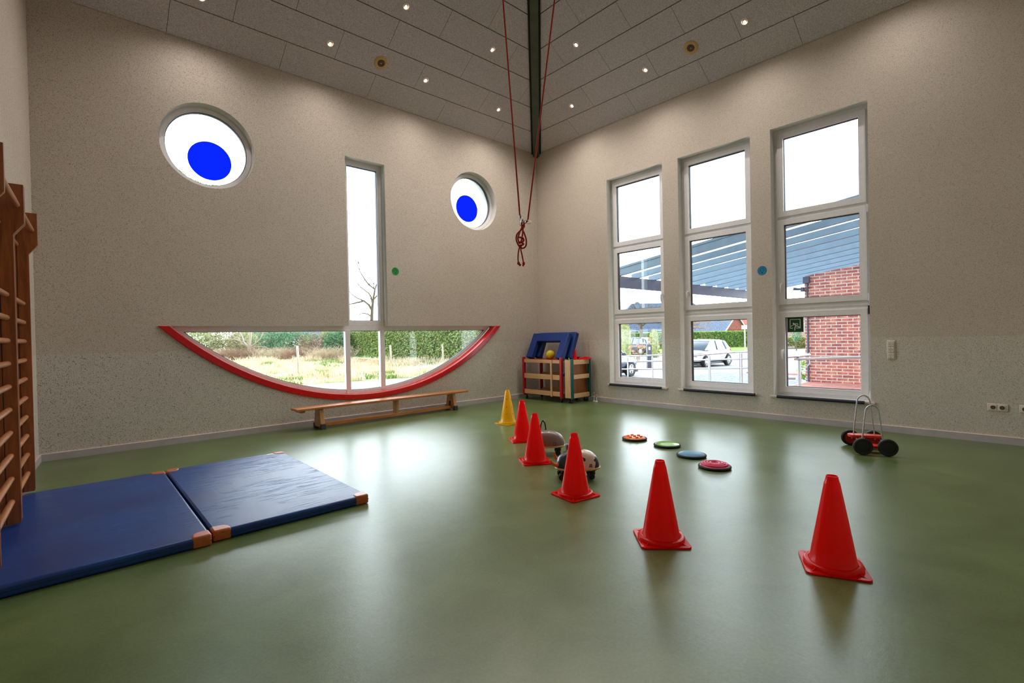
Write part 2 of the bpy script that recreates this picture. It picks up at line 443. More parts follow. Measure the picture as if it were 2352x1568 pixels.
EYES = ((1.425, 3.86, .55), (5.83, 3.88, .55))
SMC, SMR = (3.612, 4.21), 3.90
hz = 1.492; ha = math.acos((hz - SMC[1]) / -SMR)     # half angle of the arc measured from straight down
def arc(r, ztop, n=72):
    a = math.acos((ztop - SMC[1]) / -r)
    return [(SMC[0] + r * sin(-a + 2 * a * i / (n - 1)), SMC[1] - r * cos(-a + 2 * a * i / (n - 1))) for i in range(n)]
NX0, NX1, NZ1 = 3.275, 3.95, 4.165
smile_hole = arc(SMR, hz) + [(NX1, hz), (NX1, NZ1), (NX0, NZ1), (NX0, hz)]
tag(holed_plate('wall_left', rect(-.6, XB + .36, 0, 5.45), [circ(*e) for e in EYES] + [smile_hole], 0, .36, fA, 'wall'), kind='structure')
WB = ((4.485, 5.645), (3.035, 4.20), (1.595, 2.755)); WZ0, WZ1 = .355, 4.163
tag(holed_plate('wall_right', rect(YD - .3, YA, 0, 5.45), [rect(a, c, WZ0, WZ1) for a, c in WB], 0, .36, fB, 'wall'), kind='structure')
b = MB(); b.prism([(XC(YD) - .02, YD - .02), (XC(YA), YA), (XC(YA) - .3, YA), (XC(YD) - .32, YD - .02)], 0, 5.45, lambda u, v, d: Vector((u, v, d)))
tag(b.build('wall_far_left', 'wall', smooth=False), kind='structure')
b = MB(); b.box(XC(YD) - .4, XB, YD - .3, YD, 0, 5.45)
tag(b.build('wall_behind', 'wall', smooth=False), kind='structure')

# baseboards
def baseboard(name, p, q, h=.083, t=.02):
    p, q = Vector((*p, 0)), Vector((*q, 0)); d = (q - p).normalized(); n = Vector((-d.y, d.x, 0))
    b = MB(); fn = lambda u, v, w: p + d * w + n * u + Vector((0, 0, v)); L = (q - p).length
    b.prism([(0, 0), (t, 0), (t, h - .006), (0, h - .006)], 0, L, fn); b.mi = 1
    b.prism([(0, h - .006), (t, h - .006), (t - .004, h), (0, h)], 0, L, fn)
    tag(b.build(name, ['baseboard', 'baseboard_top'], smooth=False), kind='structure')
baseboard('baseboard_left', (XB, YA), (XC(YA), YA))
baseboard('baseboard_right', (XB, YD), (XB, YA))
baseboard('baseboard_far_left', (XC(YA), YA), (XC(YD), YD))

# ---- ceiling: four sloping faces clad in panels
def clip(poly, a, b2):
    """keep the part left of a->b2"""
    out = []; e = b2 - a
    side = lambda p: e.x * (p[1] - a.y) - e.y * (p[0] - a.x)
    for i in range(len(poly)):
        p, q = poly[i], poly[(i + 1) % len(poly)]; sp, sq = side(p), side(q)
        if sp >= 0: out.append(p)
        if (sp >= 0) != (sq >= 0):
            t = sp / (sp - sq); out.append((p[0] + (q[0] - p[0]) * t, p[1] + (q[1] - p[1]) * t))
    return out
CN = [Vector((XB, YA, ZE)), Vector((XC(YA), YA, ZE)), Vector((XC(YD), YD, ZE)), Vector((XB, YD, ZE))]
bc = MB()
for i, (p, q) in enumerate(((CN[0], CN[1]), (CN[1], CN[2]), (CN[2], CN[3]), (CN[3], CN[0]))):
    U = (q - p).normalized(); nrm = (q - p).cross(APEX - p).normalized()
    if nrm.z > 0: nrm = -nrm                        # points into the room
    V = nrm.cross(U)
    if V.dot(APEX - p) < 0: V = -V
    L = (q - p).length; ap = APEX - p; au, av = ap.dot(U), ap.dot(V)
    tri = (Vector((0, 0)), Vector((L, 0)), Vector((au, av)))
    fn = lambda u, v, d, p=p, U=U, V=V, nrm=nrm: p + U * u + V * v - nrm * d
    # u runs from p; panel joints were read in room coordinates
    if i == 0: per, off = 1.332, (XB - .985) % 1.332
    elif i == 3: per, off = 1.315, (2.311 - YD) % 1.315
    else: per, off = 1.32, .4
    H = .448
    bc.mi = 1; bc.prism([(-.1, -.12), (L + .1, -.12), (au, av + .1)], .016, .22, fn)
    bc.mi = 0
    for r in range(int(av / H) + 1):
        o2 = off + (per / 2 if r % 2 else 0)
        k = -2
        while o2 + k * per < L:
            u0, u1 = o2 + k * per + .0025, o2 + (k + 1) * per - .0025; k += 1
            q4 = [(u0, r * H + (.012 if r == 0 else .006)), (u1, r * H + (.012 if r == 0 else .006)), (u1, (r + 1) * H - .006), (u0, (r + 1) * H - .006)]
            for a, c in ((tri[0], tri[1]), (tri[1], tri[2]), (tri[2], tri[0])): q4 = clip(q4, a, c) if q4 else q4
            if len(q4) > 2: bc.prism(q4, 0, .02, fn)
tag(bc.build('ceiling', ['ceiling', 'joint_green'], smooth=False), kind='structure')
fsl = {'A': lambda x, s: Vector((x, YA - s * cos(TH), ZE + s * sin(TH))), 'B': lambda y, s: Vector((XB - s * cos(TH), y, ZE + s * sin(TH)))}
fsl['C'] = lambda y, s: Vector((XC(y) + s * cos(TH), y, ZE + s * sin(TH)))
fsl['D'] = lambda x, s: Vector((x, YD + s * cos(TH), ZE + s * sin(TH)))
NRM = {'A': Vector((0, -sin(TH), -cos(TH))), 'B': Vector((-sin(TH), 0, -cos(TH))), 'C': Vector((sin(TH), 0, -cos(TH))), 'D': Vector((0, sin(TH), -cos(TH)))}

# green hip beam
c0 = Vector((XB - .03, YA - .03, ZE)); d = (APEX - CN[0]).normalized(); side = Vector((1, -1, 0)).normalized(); up = side.cross(d)
if up.z < 0: up = -up
hb = lambda u, v, w: CN[0] + d * w + side * u + up * v
b = MB(); b.prism([(-.066, -.085), (.066, -.085), (.066, .06), (-.066, .06)], -.02, 5.6, hb)
b.mi = 1; b.prism([(-.100, -.053), (.100, -.053), (.100, .03), (-.100, .03)], -.02, 5.6, hb)
tag(b.build('trim_1', ['green_steel', 'gap_black'], smooth=False), kind='structure')

# ================================================================ WINDOWS
PORT = []
def portal(loc, n, sx, sy):
    l = bpy.data.lights.new('window_daylight', 'AREA'); l.shape = 'RECTANGLE'; l.size = sx; l.size_y = sy; l.cycles.is_portal = True
    o = bpy.data.objects.new('window_daylight', l); COL.objects.link(o); o.location = loc
    o.rotation_euler = Vector(n).to_track_quat('-Z', 'Z').to_euler()
def handle_part(par, y, z, flip=1):
    b = MB(); x = XB + .105
    b.box(x - .012, x, y - .014, y + .014, z - .035, z + .035)
    b.cyl((x - .012, y, z + .015), (x - .045, y, z + .015), .009, n=10)
    b.tube([(x - .045, y, z + .02), (x - .05, y, z - .03), (x - .048, y, z - .085), (x - .04, y, z - .11)], [.010, .010, .010, .008], 10)
    b.build('handle', 'pvc', par, bevel=.002)
ROWS = ((.475, 1.467), (1.73, 2.79), (2.99, 4.03))
def tall_window(i, y0, y1):
    g0, g1 = y0 + .13, y1 - .13 + .005
    W_ = tag(empty('window_%d' % i, (0, 0, 0)), kind='structure')
    f = MB()
    f.strip(rect(y0 + .05, y1 - .05, WZ0 + .04, WZ1 - .05), rect(y0, y1, WZ0, WZ1), .14, .21, fB, True)
    f.prism(rect(y0 + .04, y1 - .04, 1.545, 1.652), .14, .21, fB); f.prism(rect(y0 + .04, y1 - .04, 2.868, 2.912), .14, .21, fB)
    f.prism(rect(y0 + .04, y1 - .04, 1.585, 1.612), .132, .21, fB)
    f.build('frame', 'pvc', W_, bevel=.003)
    for j, (z0, z1) in enumerate(ROWS):
        s_ = MB(); s_.strip(rect(g0, g1, z0, z1), rect(g0 - .08, g1 + .08, z0 - .08, z1 + .08), .118, .19, fB, True)
        so = s_.build('sash', 'pvc', W_, bevel=.004)
        gk = MB(); gk.strip(rect(g0 + .008, g1 - .008, z0 + .008, z1 - .008), rect(g0, g1, z0, z1), .150, .19, fB, True)
        gk.build('gasket', 'gasket', so, smooth=False)
        g = MB(); g.quad([fB(*p, .168) for p in rect(g0, g1, z0, z1)]); g.build('glass_pane', 'glass', so, smooth=False)
    # reveal corner beads, sill
    s_ = MB(); s_.box(XB - .03, XB + .14, y0 - .045, y1 + .045, WZ0 - .03, WZ0 - .004); s_.build('sill', 'sill', W_, bevel=.003)
    portal((XB + .19, (y0 + y1) / 2, (WZ0 + WZ1) / 2), (-1, 0, 0), y1 - y0, WZ1 - WZ0)
    return W_
w5 = tall_window(5, *WB[0]); w6 = tall_window(6, *WB[1]); w7 = tall_window(7, *WB[2])
handle_part(w5, WB[0][0] + .095, 1.93); handle_part(w6, WB[1][1] - .095, 1.93)
handle_part(w7, WB[2][1] - .095, 1.93); handle_part(w7, WB[2][1] - .095, .98)
for z in (2.83, 1.69, .43):
    b = MB(); b.cyl((XB + .108, WB[2][0] + .035, z - .05), (XB + .108, WB[2][0] + .035, z + .05), .009, n=10); b.build('hinge', 'pvc', w7)
b = MB(); b.cyl((XB + .108, WB[2][0] + .035, 1.47), (XB + .108, WB[2][0] + .035, 1.58), .010, n=10); b.build('hinge', 'black_plastic', w7)

def round_window(i, c, disc):
    W_ = tag(empty('window_%d' % i), kind='structure')
    b = MB(); b.strip(circ(c[0], c[1], .478, 72), circ(c[0], c[1], .552, 72), .14, .21, fA, True)
    b.strip(circ(c[0], c[1], .495, 72), circ(c[0], c[1], .53, 72), .128, .15, fA, True); b.build('frame', 'pvc', W_)
    b = MB(); b.strip(circ(c[0], c[1], .470, 72), circ(c[0], c[1], .479, 72), .152, .2, fA, True); b.build('gasket', 'gasket', W_)
    b = MB(); b.prism(circ(c[0], c[1], .472, 72), .168, .172, fA); b.build('glass_pane', 'glass', W_, smooth=False)
    b = MB(); b.quad([fA(*p, .160) for p in circ(disc[0], disc[1], .258, 64)]); o = b.build('blue_disc', 'blue_film', W_, smooth=False); o['label'] = 'blue disc stuck on the pane like a pupil'
    portal((c[0], YA + .19, c[1]), (0, -1, 0), 1.0, 1.0)
round_window(1, (1.43, 3.86), (1.459, 3.717)); round_window(3, (5.845, 3.88), (5.766, 3.76))

W_ = tag(empty('window_2'), kind='structure')
b = MB(); b.strip(rect(3.358, 3.88, 1.58, 4.08), rect(NX0, NX1, 1.50, NZ1), .14, .21, fA, True); b.build('frame', 'pvc', W_, bevel=.004)
b = MB(); b.strip(rect(3.366, 3.872, 1.588, 4.072), rect(3.358, 3.88, 1.58, 4.08), .155, .2, fA, True); b.build('gasket', 'gasket', W_, smooth=False)
b = MB(); b.quad([fA(*p, .168) for p in rect(3.358, 3.88, 1.58, 4.08)]); b.build('glass_pane', 'glass', W_, smooth=False)
portal((3.61, YA + .19, 2.8), (0, -1, 0), .7, 2.7)

W_ = tag(empty('window_4'), kind='structure')
RI = SMR - .088
b = MB(); b.strip(arc(3.755, 1.418), arc(RI, 1.47), .14, .21, fA)
b.prism([(.80, 1.50), (1.12, 1.415), (6.104, 1.415), (6.424, 1.50)], .14, .21, fA)
b.prism(rect(3.275, 3.353, .40, 1.43), .135, .21, fA); b.prism(rect(3.876, 3.958, .43, 1.43), .135, .21, fA)
b.build('frame', 'pvc', W_, bevel=.003)
b = MB(); b.strip(arc(3.747, 1.41), arc(3.756, 1.418), .155, .2, fA); b.prism(rect(1.08, 6.14, 1.408, 1.416), .155, .2, fA); b.build('gasket', 'gasket', W_, smooth=False)
b = MB(); poly = arc(3.79, 1.45); b.quad([fA(*p, .168) for p in poly]); b.build('glass_pane', 'glass', W_, smooth=False)
b = MB(); b.strip(arc(RI, hz - .002), arc(SMR, hz - .002), -.022, .145, fA); o = b.build('red_trim', 'red_trim', W_, bevel=.006); o['label'] = 'glossy red curved trim along the lower edge'
portal((3.61, YA + .19, 1.0), (0, -1, 0), 5.0, 1.1)

# foam tubes on the sills
for (a, c), lab in zip(((4.545, 5.615), (3.0, 4.125), (1.66, 2.695)), ('nearest the room corner', 'under the middle tall window', 'below the window with the green sign')):
    b = MB(); x, z = XB - .042, WZ0 - .012
    b.tube([(x, a + (c - a) * t / 12, z) for t in range(13)], .023, 14)
    tag(b.build('foam_tube', 'foam_navy'), 'dark foam tube padding the sill edge ' + lab, 'foam tube', 'foam tubes on the window sills')

# ---------------------------------------------------------------- ceiling lamps and speakers
def spotlight(k, u, s, lab):
    P = fsl[k](u, s); N = NRM[k].copy()
    q = N.to_track_quat('Z', 'X').to_matrix().to_4x4()
    t = thing('ceiling_spotlight', lab, 'ceiling light', P, 0, 'recessed spotlights in the sloping ceiling')
    b = MB(); b.lathe([(.036, -.03), (.036, .002), (.038, .006), (.048, .006), (.052, 0), (.052, -.004)], 28, q, cap=False); b.build('ring', 'pvc', t)
    b = MB(); b.lathe([(.037, .006), (.034, .002), (.020, .0008), (.001, .0005)], 24, q, cap=False); b.build('reflector', 'lamp_inner', t)
    dn = (Vector((0, 0, -1)) - N * N.dot(Vector((0, 0, -1)))).normalized()
    b = MB(); b.ball(N * .003 + dn * .008, .023, 18, 10, (1, .8, .25), q); b.build('bulb', 'bulb', t)
    l = bpy.data.lights.new('lamp_light', 'SPOT'); l.energy = SPOT_W; l.color = WARM; l.spot_size = radians(160); l.spot_blend = 1.0; l.shadow_soft_size = .04
    o = bpy.data.objects.new('lamp_light', l); COL.objects.link(o); o.parent = t; o.location = N * .03
    o.rotation_euler = (N * .6 + Vector((0, 0, -.4))).to_track_quat('-Z', 'Y').to_euler()
LA = ((1.286, .60, 'recessed spotlight in the ceiling at the top left picture edge'), (2.86, .646, 'recessed spotlight above the big round window and left of the left speaker'),
      (4.44, .652, 'recessed spotlight just right of the left ceiling speaker'), (6.024, .636, 'recessed spotlight nearest the corner, left of the red rope'),
      (3.653, 1.548, 'recessed spotlight at the top edge, up from the left speaker'), (5.253, 1.539, 'recessed spotlight high beside the left red rope strand'))
LBs = ((2.854, .668, 'recessed spotlight above the window with the green sign'), (4.419, .663, 'recessed spotlight between the right speaker and the green beam'),
       (5.986, .651, 'recessed spotlight nearest the corner, right of the green beam'), (5.214, 1.558, 'recessed spotlight high beside the right red rope strand'),
       (1.27, .66, 'recessed spotlight over the right wall beyond the speaker'), (3.65, 1.55, 'recessed spotlight over the right wall near the apex'))
for u, s, lab in LA: spotlight('A', u, s, lab)
for u, s, lab in LBs: spotlight('B', u, s, lab)
def ceiling_speaker(k, u, s, lab):
    P = fsl[k](u, s); q = NRM[k].to_track_quat('Z', 'X').to_matrix().to_4x4()
    t = thing('ceiling_speaker', lab, 'speaker', P, 0, 'round ceiling speakers')
    b = MB(); b.lathe([(.056, .012), (.06, .014), (.098, .010), (.105, .004), (.105, 0)], 40, q, cap=False); b.build('rim', 'speaker_cream', t)
    b = MB(); b.lathe([(.057, .008), (.03, .013), (.008, .015), (.001, .015)], 32, q, cap=False); b.build('grille', 'speaker_mesh', t)
    b = MB(); b.lathe([(.009, .013), (.009, .017), (.001, .018)], 16, q, cap=False); b.build('badge', 'chrome', t)
ceiling_speaker('A', 3.64, .652, 'round cream ceiling speaker over the wall with the round windows')
ceiling_speaker('B', 3.635, .668, 'round cream ceiling speaker over the wall with the tall windows')
#APPEND

# ================================================================ THINGS IN THE ROOM
# ---- gym mats
def gym_mat(x0, x1, y0, y1, lab, h=.068, tagpatch=False, corners=(1, 1, 1, 1)):
    cx, cy_ = (x0 + x1) / 2, (y0 + y1) / 2
    t = thing('gym_mat', lab, 'gym mat', (cx, cy_, 0), 0, 'blue gym mats laid side by side')
    hx, hy = (x1 - x0) / 2, (y1 - y0) / 2
    b = MB(); b.box(-hx, hx, -hy, hy, .002, h); b.build('cover', 'mat_blue', t, bevel=.016, seg=4)
    b = MB(); b.box(-hx - .0015, hx + .0015, -hy - .0015, hy + .0015, h * .5 - .002, h * .5 + .002); b.build('seam', 'foam_navy', t, smooth=False)
    for (sx_, sy_), on in zip(((-1, -1), (1, -1), (1, 1), (-1, 1)), corners):
        if not on: continue
        r = .105; n = 14; pts = [(0, 0)]
        pts = [(0, 0)] + [(r * (sin(pi / 2 * i / n)) ** .6 if i else 0, r * (cos(pi / 2 * i / n)) ** .6 if i < n else 0) for i in range(n, -1, -1)]
        b = MB(); ox, oy = sx_ * (hx + .002), sy_ * (hy + .002)
        b.prism(pts, -.001, h + .003, lambda u, v, d: Vector((ox - sx_ * u, oy - sy_ * v, d + .002)))
        b.build('corner_patch', 'mat_leather', t, bevel=.012, seg=3)
    if tagpatch:
        b = MB(); b.box(hx - .17, hx - .1, hy - .07, hy - .03, h, h + .0015); b.build('care_label', 'cream_plastic', t, smooth=False)
    return t
gym_mat(.652, 1.70, 3.595, 5.68, 'blue gym mat at the right, its free corner reaching into the room', tagpatch=True)
gym_mat(-.395, .636, 3.56, 5.66, 'blue gym mat at the left, tucked under the wooden wall bars')

# ---- wall bars
def bars_post(t, y, xf, z0=.085, z1=2.36, depth=.185, th=.034):
    q = lambda u, v, d: Vector((xf + u, y + d, v))
    b = MB(); b.prism([(-depth, z0), (-.006, z0), (0, z0 + .02), (.0, 2.02), (.055, 2.10), (.055, z1), (-depth, z1)], 0, th, q)
    b.build('side_post', 'bar_wood', t, bevel=.003)
    b = MB(); b.box(xf - .072, xf - .068, y - .0015, y + .001, z0 + .004, z1 - .004); b.build('post_joint', 'gap_black', t, smooth=False)
def wall_bars(ya, yb, lab):
    """bars between the posts at ya (near) and yb (far)"""
    xf = lambda y: -.232 - .034 * (5.62 - y)
    t = thing('wall_bars', lab, 'wall bars', (0, 0, 0), 0, 'wooden wall bars along the wall')
    bars_post(t, yb, xf(yb)); bars_post(t, ya, xf(ya))
    zs = [2.22] + [2.095] + [.235 + .1535 * k for k in range(10)]
    for i, z in enumerate(zs):
        off = .018 if i == 0 else (-.075 if i in (1,) else -.045)
        b = MB(); n = 8
        pts = [(xf(ya + (yb - ya) * k / n) + off, ya + (yb - ya) * k / n, z) for k in range(n + 1)]
        b.tube(pts, .0185, 14); b.build('rung', 'rung_wood', t)
    b = MB(); b.box(xf(ya) - .085 - .09, xf(ya) - .062 - .09, ya, yb, 1.66, 1.74); b.build('rear_rail', 'bar_wood', t)
wall_bars(4.71, 5.62, 'wooden wall bars unit nearest the corner, behind the blue mats')
wall_bars(3.76, 4.67, 'wooden wall bars unit at the left picture edge, nearest the camera')

# ---- cones
def cone(name, loc, rz, lab, m='cone_red', s=1.0, holes=False, group='traffic cones set out in a curve'):
    t = thing(name, lab, 'cone', loc, rz, group)
    b = MB(); hb_ = .1475 * s; r = .03 * s; out = []
    for cx_, cy_, a0 in ((1, 1, 0), (-1, 1, 90), (-1, -1, 180), (1, -1, 270)):
        for i in range(6):
            a = radians(a0 + 90 * i / 5); out.append((cx_ * (hb_ - r) + r * cos(a), cy_ * (hb_ - r) + r * sin(a)))
    b.prism(out, .001, .011 * s, lambda u, v, d: Vector((u, v, d)))
    for a in range(4):                      # webs running to the corners
        M = RZ(radians(45 + 90 * a)); b.box(.118 * s, .178 * s, -.0025, .0025, .008 * s, .012 * s, M)
        b.prism([(.12 * s, .01 * s), (.172 * s, .01 * s), (.12 * s, .03 * s)], -.0025, .0025, lambda u, v, d, M=M: M @ Vector((u, d, v)))
    b.build('base', m, t, bevel=.0025)
    b = MB(); b.lathe([(.140 * s, .008 * s), (.141 * s, .022 * s), (.136 * s, .031 * s), (.128 * s, .034 * s), (.118 * s, .034 * s), (.113 * s, .03 * s), (.111 * s, .032 * s), (.100 * s, .10 * s), (.070 * s, .27 * s), (.0385 * s, .445 * s), (.0375 * s, .452 * s), (.0345 * s, .458 * s), (.0285 * s, .486 * s), (.0285 * s, .490 * s), (.0255 * s, .490 * s), (.0255 * s, .47 * s)], 56, cap=False)
    b.build('cone_body', m, t)
    if holes:
        for z, rr in ((.36, .054), (.25, .074), (.15, .0915)):
            for a in (35, 100, 215, 280):
                A = radians(a); c = Vector((rr * cos(A), rr * sin(A), z)); b = MB(); n_ = Vector((cos(A), sin(A), .17)).normalized()
                b.cyl(c - n_ * .004, c + n_ * .0015, .0085, n=14); b.build('hole', 'disc_orange', t)
    return t
C1 = cone('traffic_cone', (3.03, .82, 0), radians(25.6), 'red traffic cone nearest the camera, standing furthest right')
for (x, y, a), lab in zip(((2.69, 1.65, 45), (2.97, 2.585, -9), (3.48, 3.55, -31.5), (4.09, 4.39, -31)),
        ('red traffic cone second from the right, on the open floor before the pink disc', 'red traffic cone standing in front of the cow-patterned ride-on toy',
         'red traffic cone standing in front of the grey ride-on toy', 'red traffic cone directly behind, next after the yellow one')):
    c = copy_tree(C1); c.location = (x, y, 0); c.rotation_euler = (0, 0, radians(a)); c['label'] = lab
cone('traffic_cone', (4.755, 5.41, 0), radians(2), 'yellow traffic cone with round holes, furthest from the camera', 'cone_yellow', 1.0, True)
cone('small_cone', (7.24, 6.245, .812), radians(20), 'small red cone standing on top of the wooden shelf trolley', 'cone_red', .39, group=None)

# ---- balance discs
def disc(x, y, kind, m, lab):
    t = thing('balance_disc', lab, 'balance disc', (x, y, 0), rnd.random() * 3, 'balance discs in a row on the floor')
    b = MB(); b.lathe([(.125, .001), (.143, .004), (.148, .013), (.146, .022), (.138, .027), (.128, .025)], 56, cap=False); b.build('rubber_rim', 'rubber', t)
    b = MB()
    prof = {'studs': [(.132, .024), (.12, .031), (.08, .037), (.001, .04)], 'dish': [(.132, .026), (.122, .030), (.115, .026), (.06, .022), (.001, .021)],
            'dome': [(.132, .024), (.122, .032), (.08, .041), (.04, .045), (.001, .046)],
            'rings': [(.132, .024), (.122, .03), (.118, .043), (.108, .046), (.100, .040), (.096, .050), (.084, .053), (.076, .045), (.072, .054), (.060, .056), (.052, .046), (.046, .052), (.036, .053), (.028, .042), (.001, .040)]}[kind]
    b.lathe([(.132, .01)] + prof, 56, cap=False); b.build('top', m, t)
    if kind == 'studs':
        for i in range(7):
            a = i * pi / 3; rr = 0 if i == 6 else .076
            b = MB(); z = .0395 if i == 6 else .0365
            b.lathe([(.019, z - .004), (.019, z + .010), (.016, z + .013), (.012, z + .011), (.001, z + .0105)], 22, TR((rr * cos(a), rr * sin(a), 0)), cap=False)
            b.build('stud', m, t)
disc(5.048, 3.435, 'studs', 'disc_orange', 'orange balance disc with raised studs')
disc(4.993, 2.968, 'dish', 'disc_green', 'lime green balance disc with a smooth hollow top')
disc(4.747, 2.544, 'dome', 'disc_blue', 'blue balance disc with a plain domed top')
disc(4.488, 2.174, 'rings', 'disc_pink', 'pink balance disc with concentric ridges')

# ---- ride-on toys
def toy_shell(t, m, name='body'):
    b = MB(); rings = []; N = 44
    for j in range(13):
        f = j / 12; z = .102 + .150 * sin(f * pi / 2); s_ = max(cos(f * pi / 2), .0) ** .72 if f < 1 else .0
        rings.append([b.b.verts.new(((.196 * max(s_, .002)) * (abs(cos(a)) ** .88) * (1 if cos(a) > 0 else -1), (.122 * max(s_, .002)) * (abs(sin(a)) ** .88) * (1 if sin(a) > 0 else -1), z)) for a in [2 * pi * i / N for i in range(N)]])
    b.loft(rings); return b.build(name, m, t)
def toy_base(t):
    b = MB(); el = [(.203 * (abs(cos(a)) ** .85) * (1 if cos(a) > 0 else -1), .128 * (abs(sin(a)) ** .85) * (1 if sin(a) > 0 else -1)) for a in [2 * pi * i / 56 for i in range(56)]]
    b.prism(el, .088, .104, lambda u, v, d: Vector((u, v, d))); b.build('base_board', 'plywood', t, bevel=.005)
    for x, y in ((.13, .062), (.13, -.062), (-.135, .055), (-.135, -.055)):
        w = MB(); w.cyl((x, y, .088), (x, y, .078), .024, n=18); w.box(x - .012, x + .022, y - .005, y + .005, .04, .08)
        c = w.build('caster', 'black_plastic', t)
        w = MB()
        for dy in (-.017, .017): w.cyl((x + .02, y + dy - .008, .0275), (x + .02, y + dy + .008, .0275), .0268, n=26)
        w.cyl((x + .02, y - .018, .0275), (x + .02, y + .018, .0275), .008, n=10); w.build('wheel', 'rubber', c, bevel=.004)
def small_label(t, x, side, z=.132):
    b = MB(); yb = side * .1235 * (max(0, 1 - (abs(x) / .2) ** 2.2)) ** .5
    M = TR((x, yb, z)) @ RX(radians(-side * -14)); b.box(-.013, .013, -.0015, .0015, -.014, .014, M); o = b.build('fabric_label', 'patch_label', t, smooth=False)
    b = MB(); q = M @ RX(pi / 2); b.lathe([(.009, .0016 * -side - .001), (.009, .002 * -side * -1 + .001)], 18, q); b.build('emblem', 'disc_pink', o, smooth=False)
AX = radians(138.5)
k = NT('cow_cover'); sep = k.n('ShaderNodeSeparateXYZ'); k.l(k.co(), sep.inputs[0])
n = k.noise(8.5, 1.5, .5, k.mapping(loc=(5.2, 2.3, 3.7)))
f = k.math('MULTIPLY', k.math('GREATER_THAN', n.outputs['Fac'], .56), k.math('LESS_THAN', sep.outputs['X'], .055))
tailp = k.math('LESS_THAN', k.math('ADD', sep.outputs['X'], k.math('MULTIPLY', n.outputs['Fac'], .06)), -.115)
tailp = k.math('MULTIPLY', tailp, k.math('LESS_THAN', sep.outputs['Z'], .195))
head = k.math('GREATER_THAN', sep.outputs['X'], .085)
f = k.math('MAXIMUM', k.math('MAXIMUM', f, tailp), head)
k.set(k.mix(f, lin((228, 204, 184)), lin((22, 26, 44))), .32, coat=.3); MT['cow_cover'] = k.m
t = thing('ride_on_toy', 'cow-patterned ride-on toy with orange horns behind a red cone', 'ride-on toy', (3.352, 2.885, 0), AX, 'animal ride-on toys')
toy_shell(t, 'cow_cover'); toy_base(t); small_label(t, -.1, 1)
for sgn in (1, -1):
    q_ = [(.165, sgn * .04, .128), (.195, sgn * .055, .128), (.222, sgn * .064, .140), (.238, sgn * .066, .160), (.243, sgn * .064, .180)] if sgn > 0 else [(.150, -.075, .135), (.176, -.09, .145), (.190, -.096, .165), (.196, -.097, .188), (.200, -.095, .212)]
    b = MB(); b.tube(q_, [.017, .0165, .0145, .011, .006], 14)
    b.build('horn', 'toy_orange', t)
b = MB(); M = TR((.074, -.118, .232)) @ RX(radians(14)) @ RY(pi / 2); b.lathe([(.001, -.011), (.045, -.010), (.052, -.004), (.052, .004), (.045, .010), (.001, .011)], 32, M, cap=False); b.build('ear', 'toy_navy', t)
b = MB(); b.ball((.195, 0, .115), .020, 16, 10, (.7, 1.6, .8)); b.build('nose', 'render_white', t)
t = thing('ride_on_toy', 'grey ride-on toy with blue ears, behind the cone second in the curve', 'ride-on toy', (3.80, 3.70, 0), AX, 'animal ride-on toys')
t['label'] = 'plain grey mouse ride-on toy with blue ears'
toy_shell(t, 'toy_grey'); toy_base(t); small_label(t, -.075, 1)
b = MB(); M = TR((.150, .05, .212)) @ RZ(radians(-25)) @ RX(pi / 2); b.lathe([(.001, -.008), (.04, -.007), (.046, 0), (.04, .007), (.001, .008)], 32, M, cap=False); b.build('ear', 'toy_blue', t)
b = MB(); pts = [(.030 + .030 * cos(a), -.085, .225 + .118 * sin(a)) for a in [pi * i / 16 for i in range(17)]]; b.tube(pts, .0085, 12); b.build('tail_loop', 'toy_navy', t)

# ---- pedal roller
t = thing('pedal_roller', 'red pedal roller with four black wheels and two metal hand hoops', 'pedal roller', (6.218, 1.348, 0), radians(-63))
for x, y in ((.105, -.23), (-.105, -.23), (.105, .23), (-.105, .23)):
    b = MB(); M = TR((x, y, .0855)) @ RX(pi / 2); sy_ = 1 if y > 0 else -1
    b.lathe([(.058, -.019), (.076, -.021), (.0835, -.014), (.0845, 0), (.0835, .014), (.076, .021), (.058, .019)], 48, M, cap=False)
    for i in range(28):
        a = 2 * pi * i / 28; Mt = M @ RZ(a); b.box(.081, .0853, -.0035, .0035, -.017, .017, Mt)
    for zz in (-.012,): b.lathe([(.060, .019 * -1), (.001, -.019)], 32, M, cap=False) if False else None
    tyre = b.build('tyre', 'rubber', t)
    b = MB(); fl_ = -1 if y > 0 else 1
    prof = [(.060, .015), (.052, .012), (.048, .016), (.040, .012), (.035, .016), (.026, .012), (.020, .018), (.001, .018)]
    b.lathe([(r_, z_) for r_, z_ in prof], 40, M if y > 0 else M @ RX(pi), cap=False)
    b.build('hub', 'pedal_hub', tyre)
    b = MB(); b.lathe([(.060, -.014), (.03, -.017), (.001, -.018)], 40, M if y > 0 else M @ RX(pi), cap=False); b.build('hub_cap', 'rubber', tyre)
for x in (.105, -.105):
    b = MB(); b.tube([(x, -.22, .0855), (x, -.172, .0855), (x, -.168, .052), (x, -.03, .052), (x, -.02, .119), (x, .168, .119), (x, .172, .0855), (x, .22, .0855)], .0065, 10); b.build('crank', 'chrome', t)
